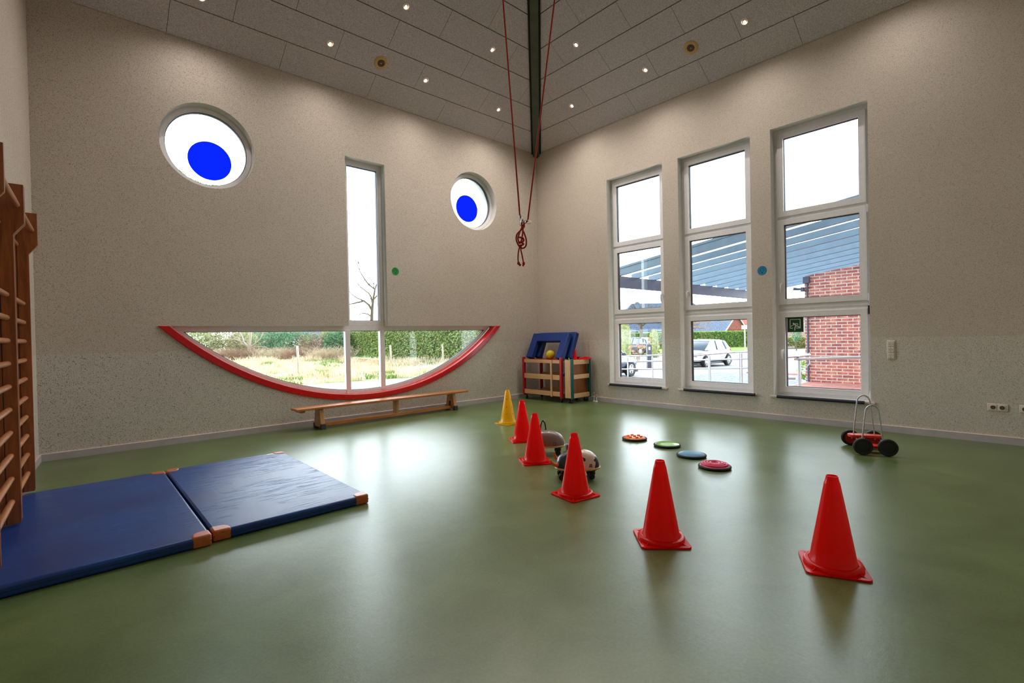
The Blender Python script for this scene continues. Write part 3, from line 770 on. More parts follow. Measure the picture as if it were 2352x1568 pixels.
for y, z, hy in ((.10, .119, .155), (-.10, .052, -.155)):
    b = MB(); out = circ(.105, 0, .055, 14, -pi / 2, pi / 2, True) + circ(-.105, 0, .055, 14, pi / 2, 3 * pi / 2, True)
    b.prism(out, z + .004, z + .030, lambda u, v, d: Vector((u, y + v * 1.05, d))); o = b.build('foot_board', 'pedal_red', t, bevel=.004)
    b = MB(); h0 = z + .028
    pts = [(-.095, hy * .92, h0 - .02)] + [(-.095 + .035 * k / 6, hy * .92, h0 + .34 * k / 6) for k in range(7)]
    pts += [(-.06 * cos(a), hy * .92, h0 + .34 + .075 * sin(a)) for a in [pi * i / 14 for i in range(1, 14)]]
    pts += [(.095 - .035 * k / 6, hy * .92, h0 + .34 * k / 6) for k in range(6, -1, -1)] + [(.095, hy * .92, h0 - .02)]
    b.tube(pts, .0068, 12); b.build('hand_hoop', 'steel', t)

# ---- long gym bench
t = thing('gym_bench', 'long low wooden gym bench under the curved window', 'bench', (3.80, 7.18, 0), radians(1.5))
b = MB(); b.box(-1.5, 1.5, -.125, .115, .292, .325); b.build('seat', 'bench_wood', t, bevel=.008, seg=3)
for x in (-1.14, 1.21):
    b = MB(); b.prism([(-.135, .03), (.135, .03), (.125, .06), (.075, .292), (-.075, .292), (-.125, .06)], x - .03, x + .03, lambda u, v, d: Vector((d, u, v)))
    o = b.build('leg', 'bench_leg_wood', t, bevel=.003)
    for sy_ in (-1, 1):
        b = MB(); b.prism([(sy_ * .145, 0), (sy_ * .145, .075), (sy_ * .115, .082), (sy_ * .085, .02), (sy_ * .085, 0)], x - .034, x + .034, lambda u, v, d: Vector((d, u, v)))
        b.build('rubber_foot', 'grey_rubber', o, bevel=.002)
b = MB(); b.prism([(-.05, .04), (.05, .04), (.06, .292), (-.06, .292)], .08, .125, lambda u, v, d: Vector((d, u, v))); b.build('middle_support', 'bench_leg_wood', t, bevel=.003)
b = MB(); b.box(-1.11, 1.18, -.05, .05, .028, .078); b.build('lower_beam', 'bench_wood', t, bevel=.006)
b = MB(); b.prism([(-.10, .262), (.09, .262), (.11, .292), (-.12, .292)], -1.44, -1.38, lambda u, v, d: Vector((d, u, v))); b.build('hook_batten', 'bench_wood', t, bevel=.002)
b = MB(); b.box(1.165, 1.18, -.015, .015, .06, .16); b.build('metal_bracket', 'grey_rubber', t)

# ---- wooden trolleys in the corner
def trolley(lab, loc, Lx, Ly, post, kind):
    t = thing('shelf_trolley', lab, 'trolley', loc, 0, None)
    for x in (0, Lx):
        for y in (0, Ly):
            b = MB(); b.box(x - .026, x + .026, y - .026, y + .026, .085, .855 if kind == 'open' else .83); b.build('post', post, t, bevel=.006)
            xi, yi = x + (.035 if x == 0 else -.035), y + (.035 if y == 0 else -.035)
            b = MB(); b.cyl((xi, yi, .10), (xi, yi, .055), .012, n=10); b.box(xi - .014, xi + .014, yi - .01, yi + .01, .025, .064); c = b.build('caster', 'black_plastic', t)
            b = MB(); b.cyl((xi, yi - .011, .026), (xi, yi + .011, .026), .025, n=20); b.build('wheel', 'rubber', c)
    return t
t = trolley('beech shelf trolley with dark red posts carrying the blue foam frames', (6.875, 6.275, 0), .50, 1.02, 'post_red', 'open')
for z0, z1 in ((.745, .808), (.43, .525), (.12, .205)):
    b = MB(); b.box(-.018, .006, .026, .994, z0, z1); b.build('front_rail', 'beech', t, bevel=.002)
    b = MB(); b.box(.494, .518, .026, .994, z0, z1); b.build('rear_rail', 'beech', t, bevel=.002)
    b = MB()
    for i in range(7): b.box(.012 + .068 * i, .062 + .068 * i, .028, .992, (z0 + z1) / 2 - .008, (z0 + z1) / 2 + .008)
    b.build('slatted_shelf', 'beech', t, bevel=.002)
b = MB(); b.box(.02, .49, .03, .99, .796, .806); b.build('top_board', 'post_red', t)
b = MB(); b.box(-.036, -.018, .215, .255, .105, .808); b.build('front_upright', 'beech_upright', t, bevel=.002)
b = MB(); b.box(.518, .53, .52, .56, .105, .8); b.build('rear_upright', 'beech_upright', t, bevel=.002)
t = trolley('beech storage trolley with dark green posts beside the red-posted trolley', (6.925, 6.055, 0), .50, .13, 'post_green', 'closed')
for z0, z1 in ((.725, .81), (.455, .535), (.10, .185)):
    b = MB(); b.box(.026, .474, -.022, -.002, z0, z1); b.build('front_rail', 'bench_wood' if False else 'beech', t, bevel=.002)
b = MB(); b.box(.0, .5, .055, .07, .10, .80); b.build('back_board', 'brown_board', t)
b = MB(); b.box(-.03, -.012, .012, .150, .10, .812); b.build('side_board', 'beech_upright', t, bevel=.002)
b = MB(); b.box(-.01, .51, .07, .15, .79, .806); b.build('top_board', 'beech', t)

# ---- things on the trolleys
def foam_frame(loc, lean, lab):
    t = thing('foam_arch', lab, 'foam block', loc, 0, 'blue foam frames leaning on the trolley')
    t.rotation_euler = (0, radians(lean), 0)
    b = MB(); w, h, lw, lh = .49, .535, .165, .175
    out = [(-w, 0), (-w + lw, 0), (-w + lw, h - lh), (w - lw, h - lh), (w - lw, 0), (w, 0), (w, h), (-w, h)]
    b.prism(out, -.05, .05, lambda u, v, d: Vector((d, u, v))); b.build('foam_body', 'foam_blue', t, bevel=.012, seg=3)
    return t
foam_frame((6.96, 6.79, .828), 26, 'blue foam frame leaning on the trolley, the front one')
foam_frame((7.135, 6.74, .828), 23, 'blue foam frame behind the front one, against the wall')
b = MB(); b.ball((0, 0, 0), .088, 32, 20); o = b.build('play_ball', 'ball_yellow'); o.location = (7.065, 6.73, .900)
tag(o, 'yellow ball lying in the opening of the blue foam frame', 'ball')
t = thing('throwing_ring', 'flat red ring with a dark hole lying on the trolley end', 'ring', (7.36, 6.09, .808))
M = RY(radians(-6)) @ RX(radians(5)); b = MB(); b.lathe([(.045, .028), (.05, .036), (.11, .030), (.125, .022), (.11, .016), (.05, .016), (.045, .022), (.045, .028)], 40, M, cap=False); b.build('upper_ring', 'cone_red', t)
b = MB(); b.lathe([(.05, .010), (.06, .016), (.118, .012), (.12, .004), (.06, .000), (.05, .004), (.05, .01)], 40, cap=False); b.build('lower_ring', 'sticker_blue', t)
b = MB(); b.tube([(0, 0, 0), (.012, .01, .03), (.004, .018, .055)], [.009, .012, .005], 10); o = b.build('toy_clip', 'disc_green'); o.location = (6.94, 6.13, .80)
tag(o, 'small yellow-green plastic piece on the front edge of the trolley', 'toy')
b = MB(); b.ball((0, 0, 0), .045, 20, 12); o = b.build('small_ball', 'toy_blue'); o.location = (7.02, 6.36, .531)
tag(o, 'small blue ball on the middle trolley shelf', 'ball')
b = MB(); b.box(-.03, .03, -.05, .05, 0, .06); o = b.build('wooden_block', 'post_red', bevel=.003); o.location = (7.30, 6.98, .807)
tag(o, 'small dark red block on the trolley top behind the foam frame', 'block')
b = MB(); b.tube([(0, 0, 0), (.004, -.002, .35)], .0035, 8); b.ball((.004, -.002, .352), .007); b.ball((0, 0, .24), .006); o = b.build('thin_rod', 'steel'); o.location = (7.492, 6.14, .80)
tag(o, 'thin metal rod standing upright against the wall behind the trolley', 'rod')
for (x, y, h), lab in zip(((7.462, 5.975, .19), (7.440, 5.90, .155)), ('taller chrome heating pipe stub beside the green trolley post', 'shorter chrome heating pipe stub, the one nearer the windows')):
    t = thing('heating_pipe', lab, 'pipe', (x, y, 0), 0, 'heating pipe stubs by the trolley')
    b = MB(); b.cyl((0, 0, 0), (0, 0, h), .0095, n=14); b.build('pipe', 'pvc', t)
    b = MB(); b.lathe([(.028, 0), (.026, .008), (.012, .014), (.0095, .014)], 22, cap=False); b.build('escutcheon', 'pvc', t)
    b = MB(); b.cyl((0, 0, h * .62), (0, 0, h * .78), .0135, n=12); b.cyl((0, 0, h - .012), (0, 0, h + .006), .0125, n=12); b.build('fitting', 'chrome', t)

# ---- climbing rope with knot and carabiner
t = thing('climbing_rope', 'red rope hanging in a V from the ceiling, knotted at the bottom', 'rope', (3.42, 3.63, 2.5))
RO = Vector((3.42, 3.63, 2.5)); LT = Vector((.7435, -.6686, 0))
def rp(name, pts, r=.0085, par=None):
    b = MB(); P = [Vector(p) for p in pts]
    # smooth the control points a little (Catmull-Rom)
    Q = []
    for i in range(len(P) - 1):
        p0, p1, p2, p3 = P[max(i - 1, 0)], P[i], P[i + 1], P[min(i + 2, len(P) - 1)]
        for s_ in range(5):
            u = s_ / 5; Q.append(.5 * ((2 * p1) + (p2 - p0) * u + (2 * p0 - 5 * p1 + 4 * p2 - p3) * u * u + (3 * p1 - p0 - 3 * p2 + p3) * u ** 3))
    Q.append(P[-1]); b.tube(Q, r, 10); return b.build(name, 'rope', par or t)
L_ = lambda s_, z, dd=0: LT * s_ + Vector((.6686, .7435, 0)) * dd + Vector((0, 0, z - 2.5))
def onl(a, b2, n=5): return [a.lerp(b2, i / (n - 1)) for i in range(n)]
top1 = Vector((3.195, 3.83, 7.42)) - RO; top2 = Vector((3.985, 3.115, 7.36)) - RO
rp('rope_strand', onl(top1, L_(-.012, 2.50), 6)); rp('rope_strand', onl(top2, L_(.068, 2.44, .01), 6))
rp('rope_coil', [L_(-.012, 2.50), L_(.02, 2.43), L_(.03, 2.38, .01), L_(-.01, 2.34), L_(-.045, 2.30), L_(-.052, 2.25), L_(-.035, 2.20), L_(-.01, 2.17), L_(.02, 2.165, .012), L_(.045, 2.19), L_(.048, 2.25), L_(.03, 2.31), L_(.01, 2.36, -.01), L_(.005, 2.42, -.01)])
rp('rope_coil', [L_(.068, 2.44, .01), L_(.03, 2.41, .015), L_(.0, 2.36, .015), L_(-.02, 2.31, -.01), L_(-.035, 2.26, -.015), L_(-.02, 2.21, -.01), L_(.0, 2.24, -.02), L_(.012, 2.30, -.015), L_(.018, 2.37, -.015)])
rp('rope_knot', [L_(-.022, 2.27, -.01), L_(.012, 2.26, -.025), L_(.022, 2.24, 0), L_(0, 2.23, .02), L_(-.022, 2.225, 0), L_(0, 2.215, -.022), L_(.02, 2.205, 0), L_(0, 2.195, .018), L_(-.014, 2.19, 0)], .010)
rp('rope_end', [L_(-.012, 2.20), L_(-.03, 2.14), L_(-.038, 2.07), L_(-.036, 2.02)], .0075); rp('rope_end', [L_(.0, 2.20), L_(-.008, 2.15), L_(.004, 2.09), L_(.016, 2.02)], .0075)
b = MB(); b.ball(L_(-.034, 2.012), .015, 14, 10, (1, 1, 1.2)); b.ball(L_(-.02, 1.995), .013, 14, 10); b.build('end_knot', 'rope', t)
b = MB(); b.ball(L_(.018, 2.008), .015, 14, 10, (1, 1, 1.3)); b.ball(L_(.012, 1.988), .010, 14, 10); b.build('end_knot', 'rope', t)
b = MB(); pts = [L_(.068 + .036 * cos(a), 2.425 + .017 * sin(a), .02 * cos(a)) for a in [2 * pi * i / 24 for i in range(24)]]; b.tube(pts, .0035, 8, closed=True); b.build('metal_ring', 'steel', t)
b = MB(); pts = [L_(-.004 + .011 * cos(a), 2.44 + .055 * sin(a), -.012) for a in [2 * pi * i / 28 for i in range(28)]]; b.tube(pts, .0045, 8, closed=True); b.build('carabiner', 'steel', t)
b = MB(); b.lathe([(.001, -.012), (.014, -.008), (.014, .006), (.001, .014)], 12, TR(L_(.03, 2.425, -.02)) @ RX(1.2)); b.build('swivel', 'steel', t)

# ---- switches, sockets, stickers, exit sign
t = thing('light_switch_panel', 'white panel of three double light switches on the right wall', 'light switch', (XB, 1.384, 1.016))
b = MB(); b.box(-.010, 0, -.043, .043, -.117, .117); b.build('plate', 'cream_plastic', t, bevel=.005, seg=3)
for z in (.072, 0, -.072):
    for y in (.0155, -.0155):
        b = MB(); b.box(-.017, -.009, y - .0145, y + .0145, z - .030, z + .030); o = b.build('rocker', 'cream_plastic', t, bevel=.002)
        b = MB(); b.box(-.0178, -.016, y - .003, y + .003, z - .003, z + .003); b.build('indicator', 'gasket', o, smooth=False)
def socket(y, n, lab):
    t = thing('wall_socket', lab, 'socket', (XB, y, .391), 0, 'power sockets on the right wall')
    w = .0405 * n; b = MB(); b.box(-.010, 0, -w, w, -.0405, .0405); b.build('plate', 'cream_plastic', t, bevel=.005, seg=3)
    for i in range(n):
        c = (i - (n - 1) / 2) * .071; M = TR((-.010, c, 0)) @ RY(-pi / 2)
        b = MB(); b.box(-.015, -.009, c - .027, c + .027, -.027, .027); o = b.build('cover', 'cream_plastic', t, bevel=.004)
        b = MB(); b.lathe([(.0215, .0055), (.020, -.001), (.001, -.001)], 28, M, cap=False); b.lathe([(.0215, .0055), (.001, .0055)], 28, M, cap=False)
        b.build('well', 'brown_board' if False else 'speaker_mesh', o, smooth=False)
        b = MB()
        for dy in (-.0095, .0095): b.lathe([(.003, .0050), (.003, .0062), (.001, .0062)], 10, M @ TR((0, dy, 0)))
        b.build('contact_hole', 'gap_black', o, smooth=False)
socket(.452, 2, 'cream double power socket low on the right wall'); socket(.245, 1, 'cream single power socket cut off by the right picture edge')

def sticker(P, fn, m, lab):
    t = thing('bulb_sticker', lab, 'sticker', P, 0, None)
    b = MB(); b.prism(circ(0, 0, .066, 40), .0005, .002, fn); b.build('disc', m, t, smooth=False)
    b = MB(); w = .0045
    b.strip(circ(0, .008, .021, 26, -1.05, pi + 1.05, True), circ(0, .008, .021 + w, 26, -1.05, pi + 1.05, True), .002, .003, fn)
    for s_ in (1, -1): b.strip([(s_ * .0105, -.010), (s_ * .007, -.026)], [(s_ * .0148, -.012), (s_ * .0112, -.026)], .002, .003, fn)
    b.prism(rect(-.011, .011, -.036, -.026), .002, .003, fn); b.prism(rect(-.006, .006, -.041, -.036), .002, .003, fn)
    for i in range(7):
        a = radians(-12 + 34 * i); c, s2 = cos(a), sin(a)
        b.strip([(c * .034 - s2 * .002, .008 + s2 * .034 + c * .002), (c * .047 - s2 * .002, .008 + s2 * .047 + c * .002)], [(c * .034 + s2 * .002, .008 + s2 * .034 - c * .002), (c * .047 + s2 * .002, .008 + s2 * .047 - c * .002)], .002, .003, fn)
    b.build('bulb_print', 'print_black', t, smooth=False)
sticker((4.111, YA, 2.41), lambda u, v, d: Vector((u, -d, v)), 'sticker_green', 'round green sticker with a light bulb on the left wall')
sticker((XB, 2.889, 2.162), lambda u, v, d: Vector((-d, -u, v)), 'sticker_blue', 'round blue sticker with a light bulb between two tall windows')

t = thing('exit_sign', 'green emergency exit sign with a figure climbing through a window', 'sign', (XB + .160, 2.508, 1.358))
fs = lambda u, v, d: Vector((-d, -u, v))
b = MB(); b.prism(rect(-.103, .103, -.103, .103), 0, .004, fs); b.build('plate', 'sign_green', t, smooth=False)
b = MB()
def bar(p, q, w):
    p, q = Vector(p), Vector(q); n_ = (q - p).normalized(); n_ = Vector((-n_.y, n_.x)) * w / 2; e = (q - p).normalized() * w * .3
    b.prism([tuple(p - n_ - e), tuple(q - n_ + e), tuple(q + n_ + e), tuple(p + n_ - e)], .004, .0055, fs)
for p, q in (((-.068, .078), (.062, .078)), ((.062, .078), (.062, -.046)), ((-.068, .078), (-.068, -.046)), ((-.068, -.046), (-.035, -.046)), ((.012, -.046), (.062, -.046))): bar(p, q, .009)
b.prism(circ(-.024, .020, .0105, 18), .004, .0055, fs)
for p, q, w in (((-.012, .010), (.014, -.014), .018), ((-.012, .012), (-.034, -.006), .008), ((-.034, -.006), (-.060, -.020), .008), ((-.004, .018), (.026, .018), .008), ((.026, .018), (.034, -.002), .008), ((.012, -.012), (.052, -.034), .011), ((.010, -.014), (-.006, -.034), .011), ((-.006, -.034), (-.008, -.076), .010)): bar(p, q, w)
b.build('pictogram', 'sign_white', t, smooth=False)

# ================================================================ OUTSIDE
GZ = -.5
FW = Vector((.6686, .7435, 0)); LR = Vector((.7435, -.6686, 0))
def at(px, D, z=GZ):
    """ground point seen in picture column px at forward distance D (metres)"""
    p = FW * D + LR * ((px - 1176) / 1129.8 * D); return Vector((p.x, p.y, z))
def zpx(px, py, D): return 1.27 + ((784 - 11 - (px - 1176) * .0198) - py) * D / 1129.8

b = MB(); b.quad([(-30, YA + .36, GZ), (XB + 4, YA + .36, GZ), (XB + 4, 16, GZ), (20, 40, GZ), (30, 120, GZ), (-60, 120, GZ), (-60, YA, GZ)])
tag(b.build('meadow_ground', 'meadow', smooth=False), kind='structure')
b = MB(); b.quad([(-20, YA + .36, GZ + .01), (XB + 5, YA + .36, GZ + .01), (14, 18.9, GZ + .01), (11.4, 19.5, GZ + .01), (6.86, 20.2, GZ + .01), (-20, 24, GZ + .01)])
tag(b.build('paved_path', 'path_paving', smooth=False), kind='structure')
b = MB(); b.quad([(XB + .36, -20, GZ - .01), (90, -20, GZ - .01), (90, 28, GZ - .01), (60, 60, GZ - .01), (20, 40, GZ - .01), (XB + 4, 16, GZ - .01), (XB + .36, YA + .3, GZ - .01)])
tag(b.build('street_ground', 'asphalt', smooth=False), kind='structure')
b = MB(); b.box(XB + .36, 15.4, 4.9, 9.8, GZ, GZ + .01); b.box(15.4, 21.5, -12, 10.2, GZ, GZ + .01)
tag(b.build('cobbled_yard', 'cobbles', smooth=False), kind='structure')
b = MB(); b.box(XB + .36, 15.2, -6, 4.62, GZ, -.14); b.mi = 1; b.box(XB + .36, 15.2, 4.62, 4.70, GZ, -.135)
tag(b.build('brick_terrace', ['red_paving', 'render_white'], smooth=False), kind='structure')
b = MB(); pts = [at(1415, 43), at(1730, 43), at(1760, 64), at(1400, 64)]
b.quad([p + Vector((0, 0, .02)) for p in pts]); tag(b.build('verge_lawn', 'lawn', smooth=False), kind='structure')

# ---- foliage helpers
def leafcloud(b, c, r, n, s, rg, shell=.55):
    c = Vector(c)
    for _ in range(n):
        v = Vector((rg.gauss(0, 1), rg.gauss(0, 1), rg.gauss(0, 1))).normalized() * (shell + (1 - shell) * rg.random())
        p = c + Vector((v.x * r[0], v.y * r[1], v.z * r[2])); leaf(b, p, s * (.6 + .8 * rg.random()), rg)
def leaf(b, p, s, rg):
    u = Vector((rg.gauss(0, 1), rg.gauss(0, 1), rg.gauss(0, 1))).normalized(); w = u.orthogonal().normalized()
    b._f([b.b.verts.new(p - u * s), b.b.verts.new(p + w * s * .5), b.b.verts.new(p + u * s), b.b.verts.new(p - w * s * .5)])
def twig(b, p, q, r):
    p, q = Vector(p), Vector(q); t = (q - p).normalized(); u = t.orthogonal().normalized(); w = t.cross(u)
    a = [b.b.verts.new(p + (u * cos(k) + w * sin(k)) * r) for k in (0, 2.1, 4.2)]; e = b.b.verts.new(q)
    for i in range(3): b._f([a[i], a[(i + 1) % 3], e])
def branch(b, p, d, L, r, depth, rg, droop=0.0, spread=.6):
    pts = [Vector(p)]; dd = Vector(d).normalized(); rr = [r]
    for i in range(4):
        dd = (dd + Vector((rg.gauss(0, .14), rg.gauss(0, .14), rg.gauss(0, .10) - droop))).normalized()
        pts.append(pts[-1] + dd * L / 4); rr.append(r * (1 - .16 * (i + 1)))
    b.tube(pts, rr, 5 if depth > 1 else 4, caps=False)
    if depth > 0:
        for k in range(3 + (depth > 2)):
            i = rg.choice((2, 3, 4)); f = rg.random()
            q = pts[i - 1].lerp(pts[i], f); nd = (dd + Vector((rg.gauss(0, spread), rg.gauss(0, spread), rg.gauss(.1, spread * .6)))).normalized()
            branch(b, q, nd, L * (.55 + .25 * rg.random()), rr[i] * .62, depth - 1, rg, droop, spread)

# ---- long hedge beyond the meadow
rg = random.Random(3)
b = MB(); A_, B_ = Vector((20.6, 23.5, 0)), Vector((22.6, 57, 0)); hd = (B_ - A_).normalized(); hn = Vector((-hd.y, hd.x, 0)); HL = (B_ - A_).length
fn = lambda u, v, w: A_ + hd * w + hn * u + Vector((0, 0, v))
nz, nl = 10, 80; prev = None
for i in range(nl + 1):
    col = []
    prof = [(.9, GZ)] + [(.9 - .03 * j, GZ + 2.65 * j / nz) for j in range(1, nz + 1)] + [(.3, GZ + 2.75), (-.6, GZ + 2.6), (-.7, GZ)]
    for (u, v) in prof: col.append(b.b.verts.new(fn(u + rg.gauss(0, .07), v + rg.gauss(0, .05) * (v > GZ), HL * i / nl)))
    if prev:
        for j in range(len(col) - 1): b._f([prev[j], prev[j + 1], col[j + 1], col[j]])
    prev = col
b.mi = 1
for _ in range(15000): leaf(b, fn(.95 + rg.gauss(0, .06), GZ + .05 + 2.75 * rg.random(), HL * rg.random() ** 1.15), .085, rg)
b.mi = 2
for _ in range(5000): leaf(b, fn(1.0 + rg.gauss(0, .06), GZ + .05 + 2.75 * rg.random(), HL * rg.random() ** 1.15), .08, rg)
tag(b.build('clipped_hedge', ['hedge_dark', 'hedge_leaf', 'yew_leaf'], smooth=False, fix=False), 'long clipped hedge at the far side of the meadow behind the thin posts', 'hedge')

# ---- wild shrubs left of the hedge
def shrub(name, c, r, n, s, m, lab, twigs=0, group=None, seed=1, tw='twig_brown'):
    rg = random.Random(seed); t = thing(name, lab, 'shrub', (c[0], c[1], GZ), 0, group)
    if n:
        b = MB(); leafcloud(b, (0, 0, r[2] * .95), r, n, s, rg); b.build('foliage', m, t, smooth=False, fix=False)
    if twigs:
        b = MB()
        for _ in range(twigs):
            a = rg.random() * 2 * pi; rr = rg.random() ** .5; p = Vector((cos(a) * r[0] * rr * .8, sin(a) * r[1] * rr * .8, 0))
            q = p + Vector((rg.gauss(0, .45), rg.gauss(0, .45), r[2] * (.7 + 1.3 * rg.random()))); twig(b, p, q, .022)
            for _k in range(3):
                o = p.lerp(q, .35 + .5 * rg.random()); twig(b, o, o + Vector((rg.gauss(0, .5), rg.gauss(0, .5), .25 + .4 * rg.random())), .013)
        b.build('bare_twigs', tw, t, smooth=False, fix=False)
    return t
p = at(445, 50); shrub('wild_shrub', p, (3.2, 2.2, 1.75), 3600, .13, 'olive_leaf', 'olive green shrubs at the left end of the curved window view', 60, seed=11)
p = at(530, 52); shrub('wild_shrub', p, (3.0, 2.0, 1.7), 2400, .12, 'olive_leaf', 'olive and brown shrub left of the bare forked tree', 150, seed=12)
p = at(600, 56); shrub('wild_shrub', p, (3.6, 2.0, 1.6), 2600, .13, 'ivy_leaf', 'dark green shrub right behind the bare forked tree', 60, seed=13)
p = at(668, 53); shrub('wild_shrub', p, (3.6, 2.0, 1.55), 3400, .13, 'ivy_leaf', 'dark evergreen shrub behind the nearest fence post', 80, seed=14)
p = at(735, 52); shrub('wild_shrub', p, (2.4, 1.8, 1.6), 500, .11, 'olive_leaf', 'brown leafless shrub left of the glossy ivy bush', 240, seed=15)
p = at(780, 49); shrub('ivy_bush', p, (1.7, 1.5, 1.45), 2600, .11, 'ivy_leaf', 'glossy dark ivy bush at the left end of the clipped hedge', 10, seed=16)
for i, (px, D) in enumerate(((470, 47), (545, 48), (630, 49), (700, 48.5), (760, 46))):
    p = at(px, D); shrub('bramble_patch', p, (2.6, 1.1, .62), 0, .1, 'olive_leaf', 'low brown bramble patch at the foot of the ' + ('olive shrubs on the far left', 'shrub left of the forked tree', 'shrub right of the forked tree', 'evergreen shrub behind the post', 'ivy bush')[i], 260, 'bramble patches along the shrubs', seed=30 + i, tw='twig_brown' if i % 2 else 'twig_pale')

# ---- trees
def bare_tree(name, px, D, lab, trunk, seed, m='bark'):
    """trunk: list of limbs; a limb is a list of (column px, row px, depth offset, radius)"""
    rg = random.Random(seed); base = at(px, D); t = thing(name, lab, 'tree', base)
    b = MB(); tws = []
    for li, limb in enumerate(trunk):
        pts = []; rr = []
        for (x, y, dz, r) in limb:
            if y is None: q = at(x, D + dz, GZ)
            else: q = at(x, D + dz); q.z = zpx(x, y, D + dz)
            pts.append(q - base); rr.append(r * 1.3)
        b.tube(pts, rr, 8, caps=False); tws.append((pts, rr))
    b.build('trunk', m, t)
    b = MB()
    for pts, rr in tws[1:]:
        for _ in range(9):
            i = rg.randrange(1, len(pts)); q = pts[i - 1].lerp(pts[i], rg.random())
            d = (pts[i] - pts[i - 1]).normalized() + Vector((rg.gauss(0, .6), rg.gauss(0, .6), rg.gauss(.1, .4)))
            branch(b, q, d, 1.3 + rg.random(), max(rr[i] * .35, .016), 2, rg)
    b.build('branches', m, t)
bare_tree('bare_tree', 855, 46, 'tall leafless tree seen through the narrow tall window', [
    [(855, None, 0, .17), (855, 735, 0, .13), (857, 705, 0, .10), (861, 680, 0, .075), (864, 664, 0, .06)],
    [(856, 712, 0, .09), (849, 700, .3, .07), (838, 691, .6, .06), (818, 696, 1, .045), (800, 700, 1.2, .03), (785, 706, 1.4, .02)],
    [(857, 696, 0, .06), (855, 682, .1, .05), (849, 673, .2, .04), (832, 660, .5, .03), (823, 650, .7, .025), (813, 632, .9, .02), (805, 620, 1, .012)],
    [(864, 664, 0, .055), (850, 654, -.3, .045), (838, 637, -.6, .035), (830, 622, -.8, .028), (825, 610, -.9, .022), (821, 597, -1, .014), (815, 586, -1.1, .01)],
    [(838, 691, .5, .04), (822, 684, .6, .035), (811, 676, .6, .03), (803, 668, .6, .02), (790, 658, .8, .012)],
    [(830, 622, -.8, .02), (828, 608, -.8, .016), (827, 600, -.8, .01)],
    [(861, 664, 0, .04), (862, 654, .2, .03), (857, 645, .4, .022), (851, 638, .5, .012)],
    [(853, 726, 0, .05), (846, 721, .3, .04), (834, 719, .5, .03), (824, 724, .6, .022), (818, 732, .8, .014)],
    [(864, 664, 0, .05), (872, 645, .2, .04), (882, 625, .3, .03), (893, 600, .4, .02)],
    [(858, 690, 0, .06), (872, 676, .4, .05), (890, 664, .8, .035), (915, 655, 1.2, .02)]], 5)
bare_tree('bare_tree', 572, 50, 'pale forked leafless tree in front of the shrubs', [
    [(572, None, 0, .17), (572, 811, 0, .15), (572, 797, 0, .13), (576, 770, 0, .10), (577, 740, 0, .08), (578, 700, 0, .05)],
    [(571, 798, 0, .09), (560, 786, -.3, .07), (556, 772, -.4, .06), (545, 755, -.6, .045), (535, 742, -.8, .03), (520, 720, -1, .015)],
    [(571, 797, 0, .06), (555, 789, .4, .05), (548, 776, .5, .04), (530, 770, .6, .03), (510, 760, .7, .015)],
    [(573, 797, 0, .06), (585, 790, -.4, .05), (598, 778, -.5, .04), (606, 762, -.6, .03), (612, 745, -.7, .015)],
    [(573, 799, 0, .05), (590, 795, .3, .04), (608, 797, .5, .03), (625, 806, .6, .02), (640, 815, .7, .01)],
    [(560, 786, -.3, .05), (540, 779, -.5, .04), (520, 779, -.6, .025), (500, 772, -.7, .01)]], 9, 'post_wood')
# leafy tree whose top reaches the left round window
rg = random.Random(21); base = at(372, 31); t = thing('leafy_tree', 'leafy tree top just reaching the lower left of the big round window', 'tree', base)
b = MB(); b.tube([(0, 0, 0), (.1, 0, 3), (.3, .1, 6), (.6, .2, 9.5)], [.22, .18, .13, .05], 10); b.build('trunk', 'bark', t)
b = MB(); leafcloud(b, (.2, 0, 7.6), (2.7, 2.0, 3.0), 3000, .10, rg, .35)
tip = at(455, 31) - base
TIPS = ((415, 402), (428, 404), (440, 405), (452, 412), (430, 392), (466, 416), (480, 420), (498, 422))
for (px, py) in TIPS:
    q = at(px, 31) - base; leafcloud(b, (q.x, q.y, zpx(px, py + 6, 31) - GZ), (.32, .32, .30), 70, .07, rg, .1)
b.build('foliage', 'olive_leaf', t, smooth=False, fix=False)
b = MB()
for px, py in TIPS:
    q = at(px, 31) - base; twig(b, (.4, .1, 8.0), (q.x, q.y, zpx(px, py - 5, 31) - GZ), .03)
b.build('branches', 'bark', t, smooth=False, fix=False)

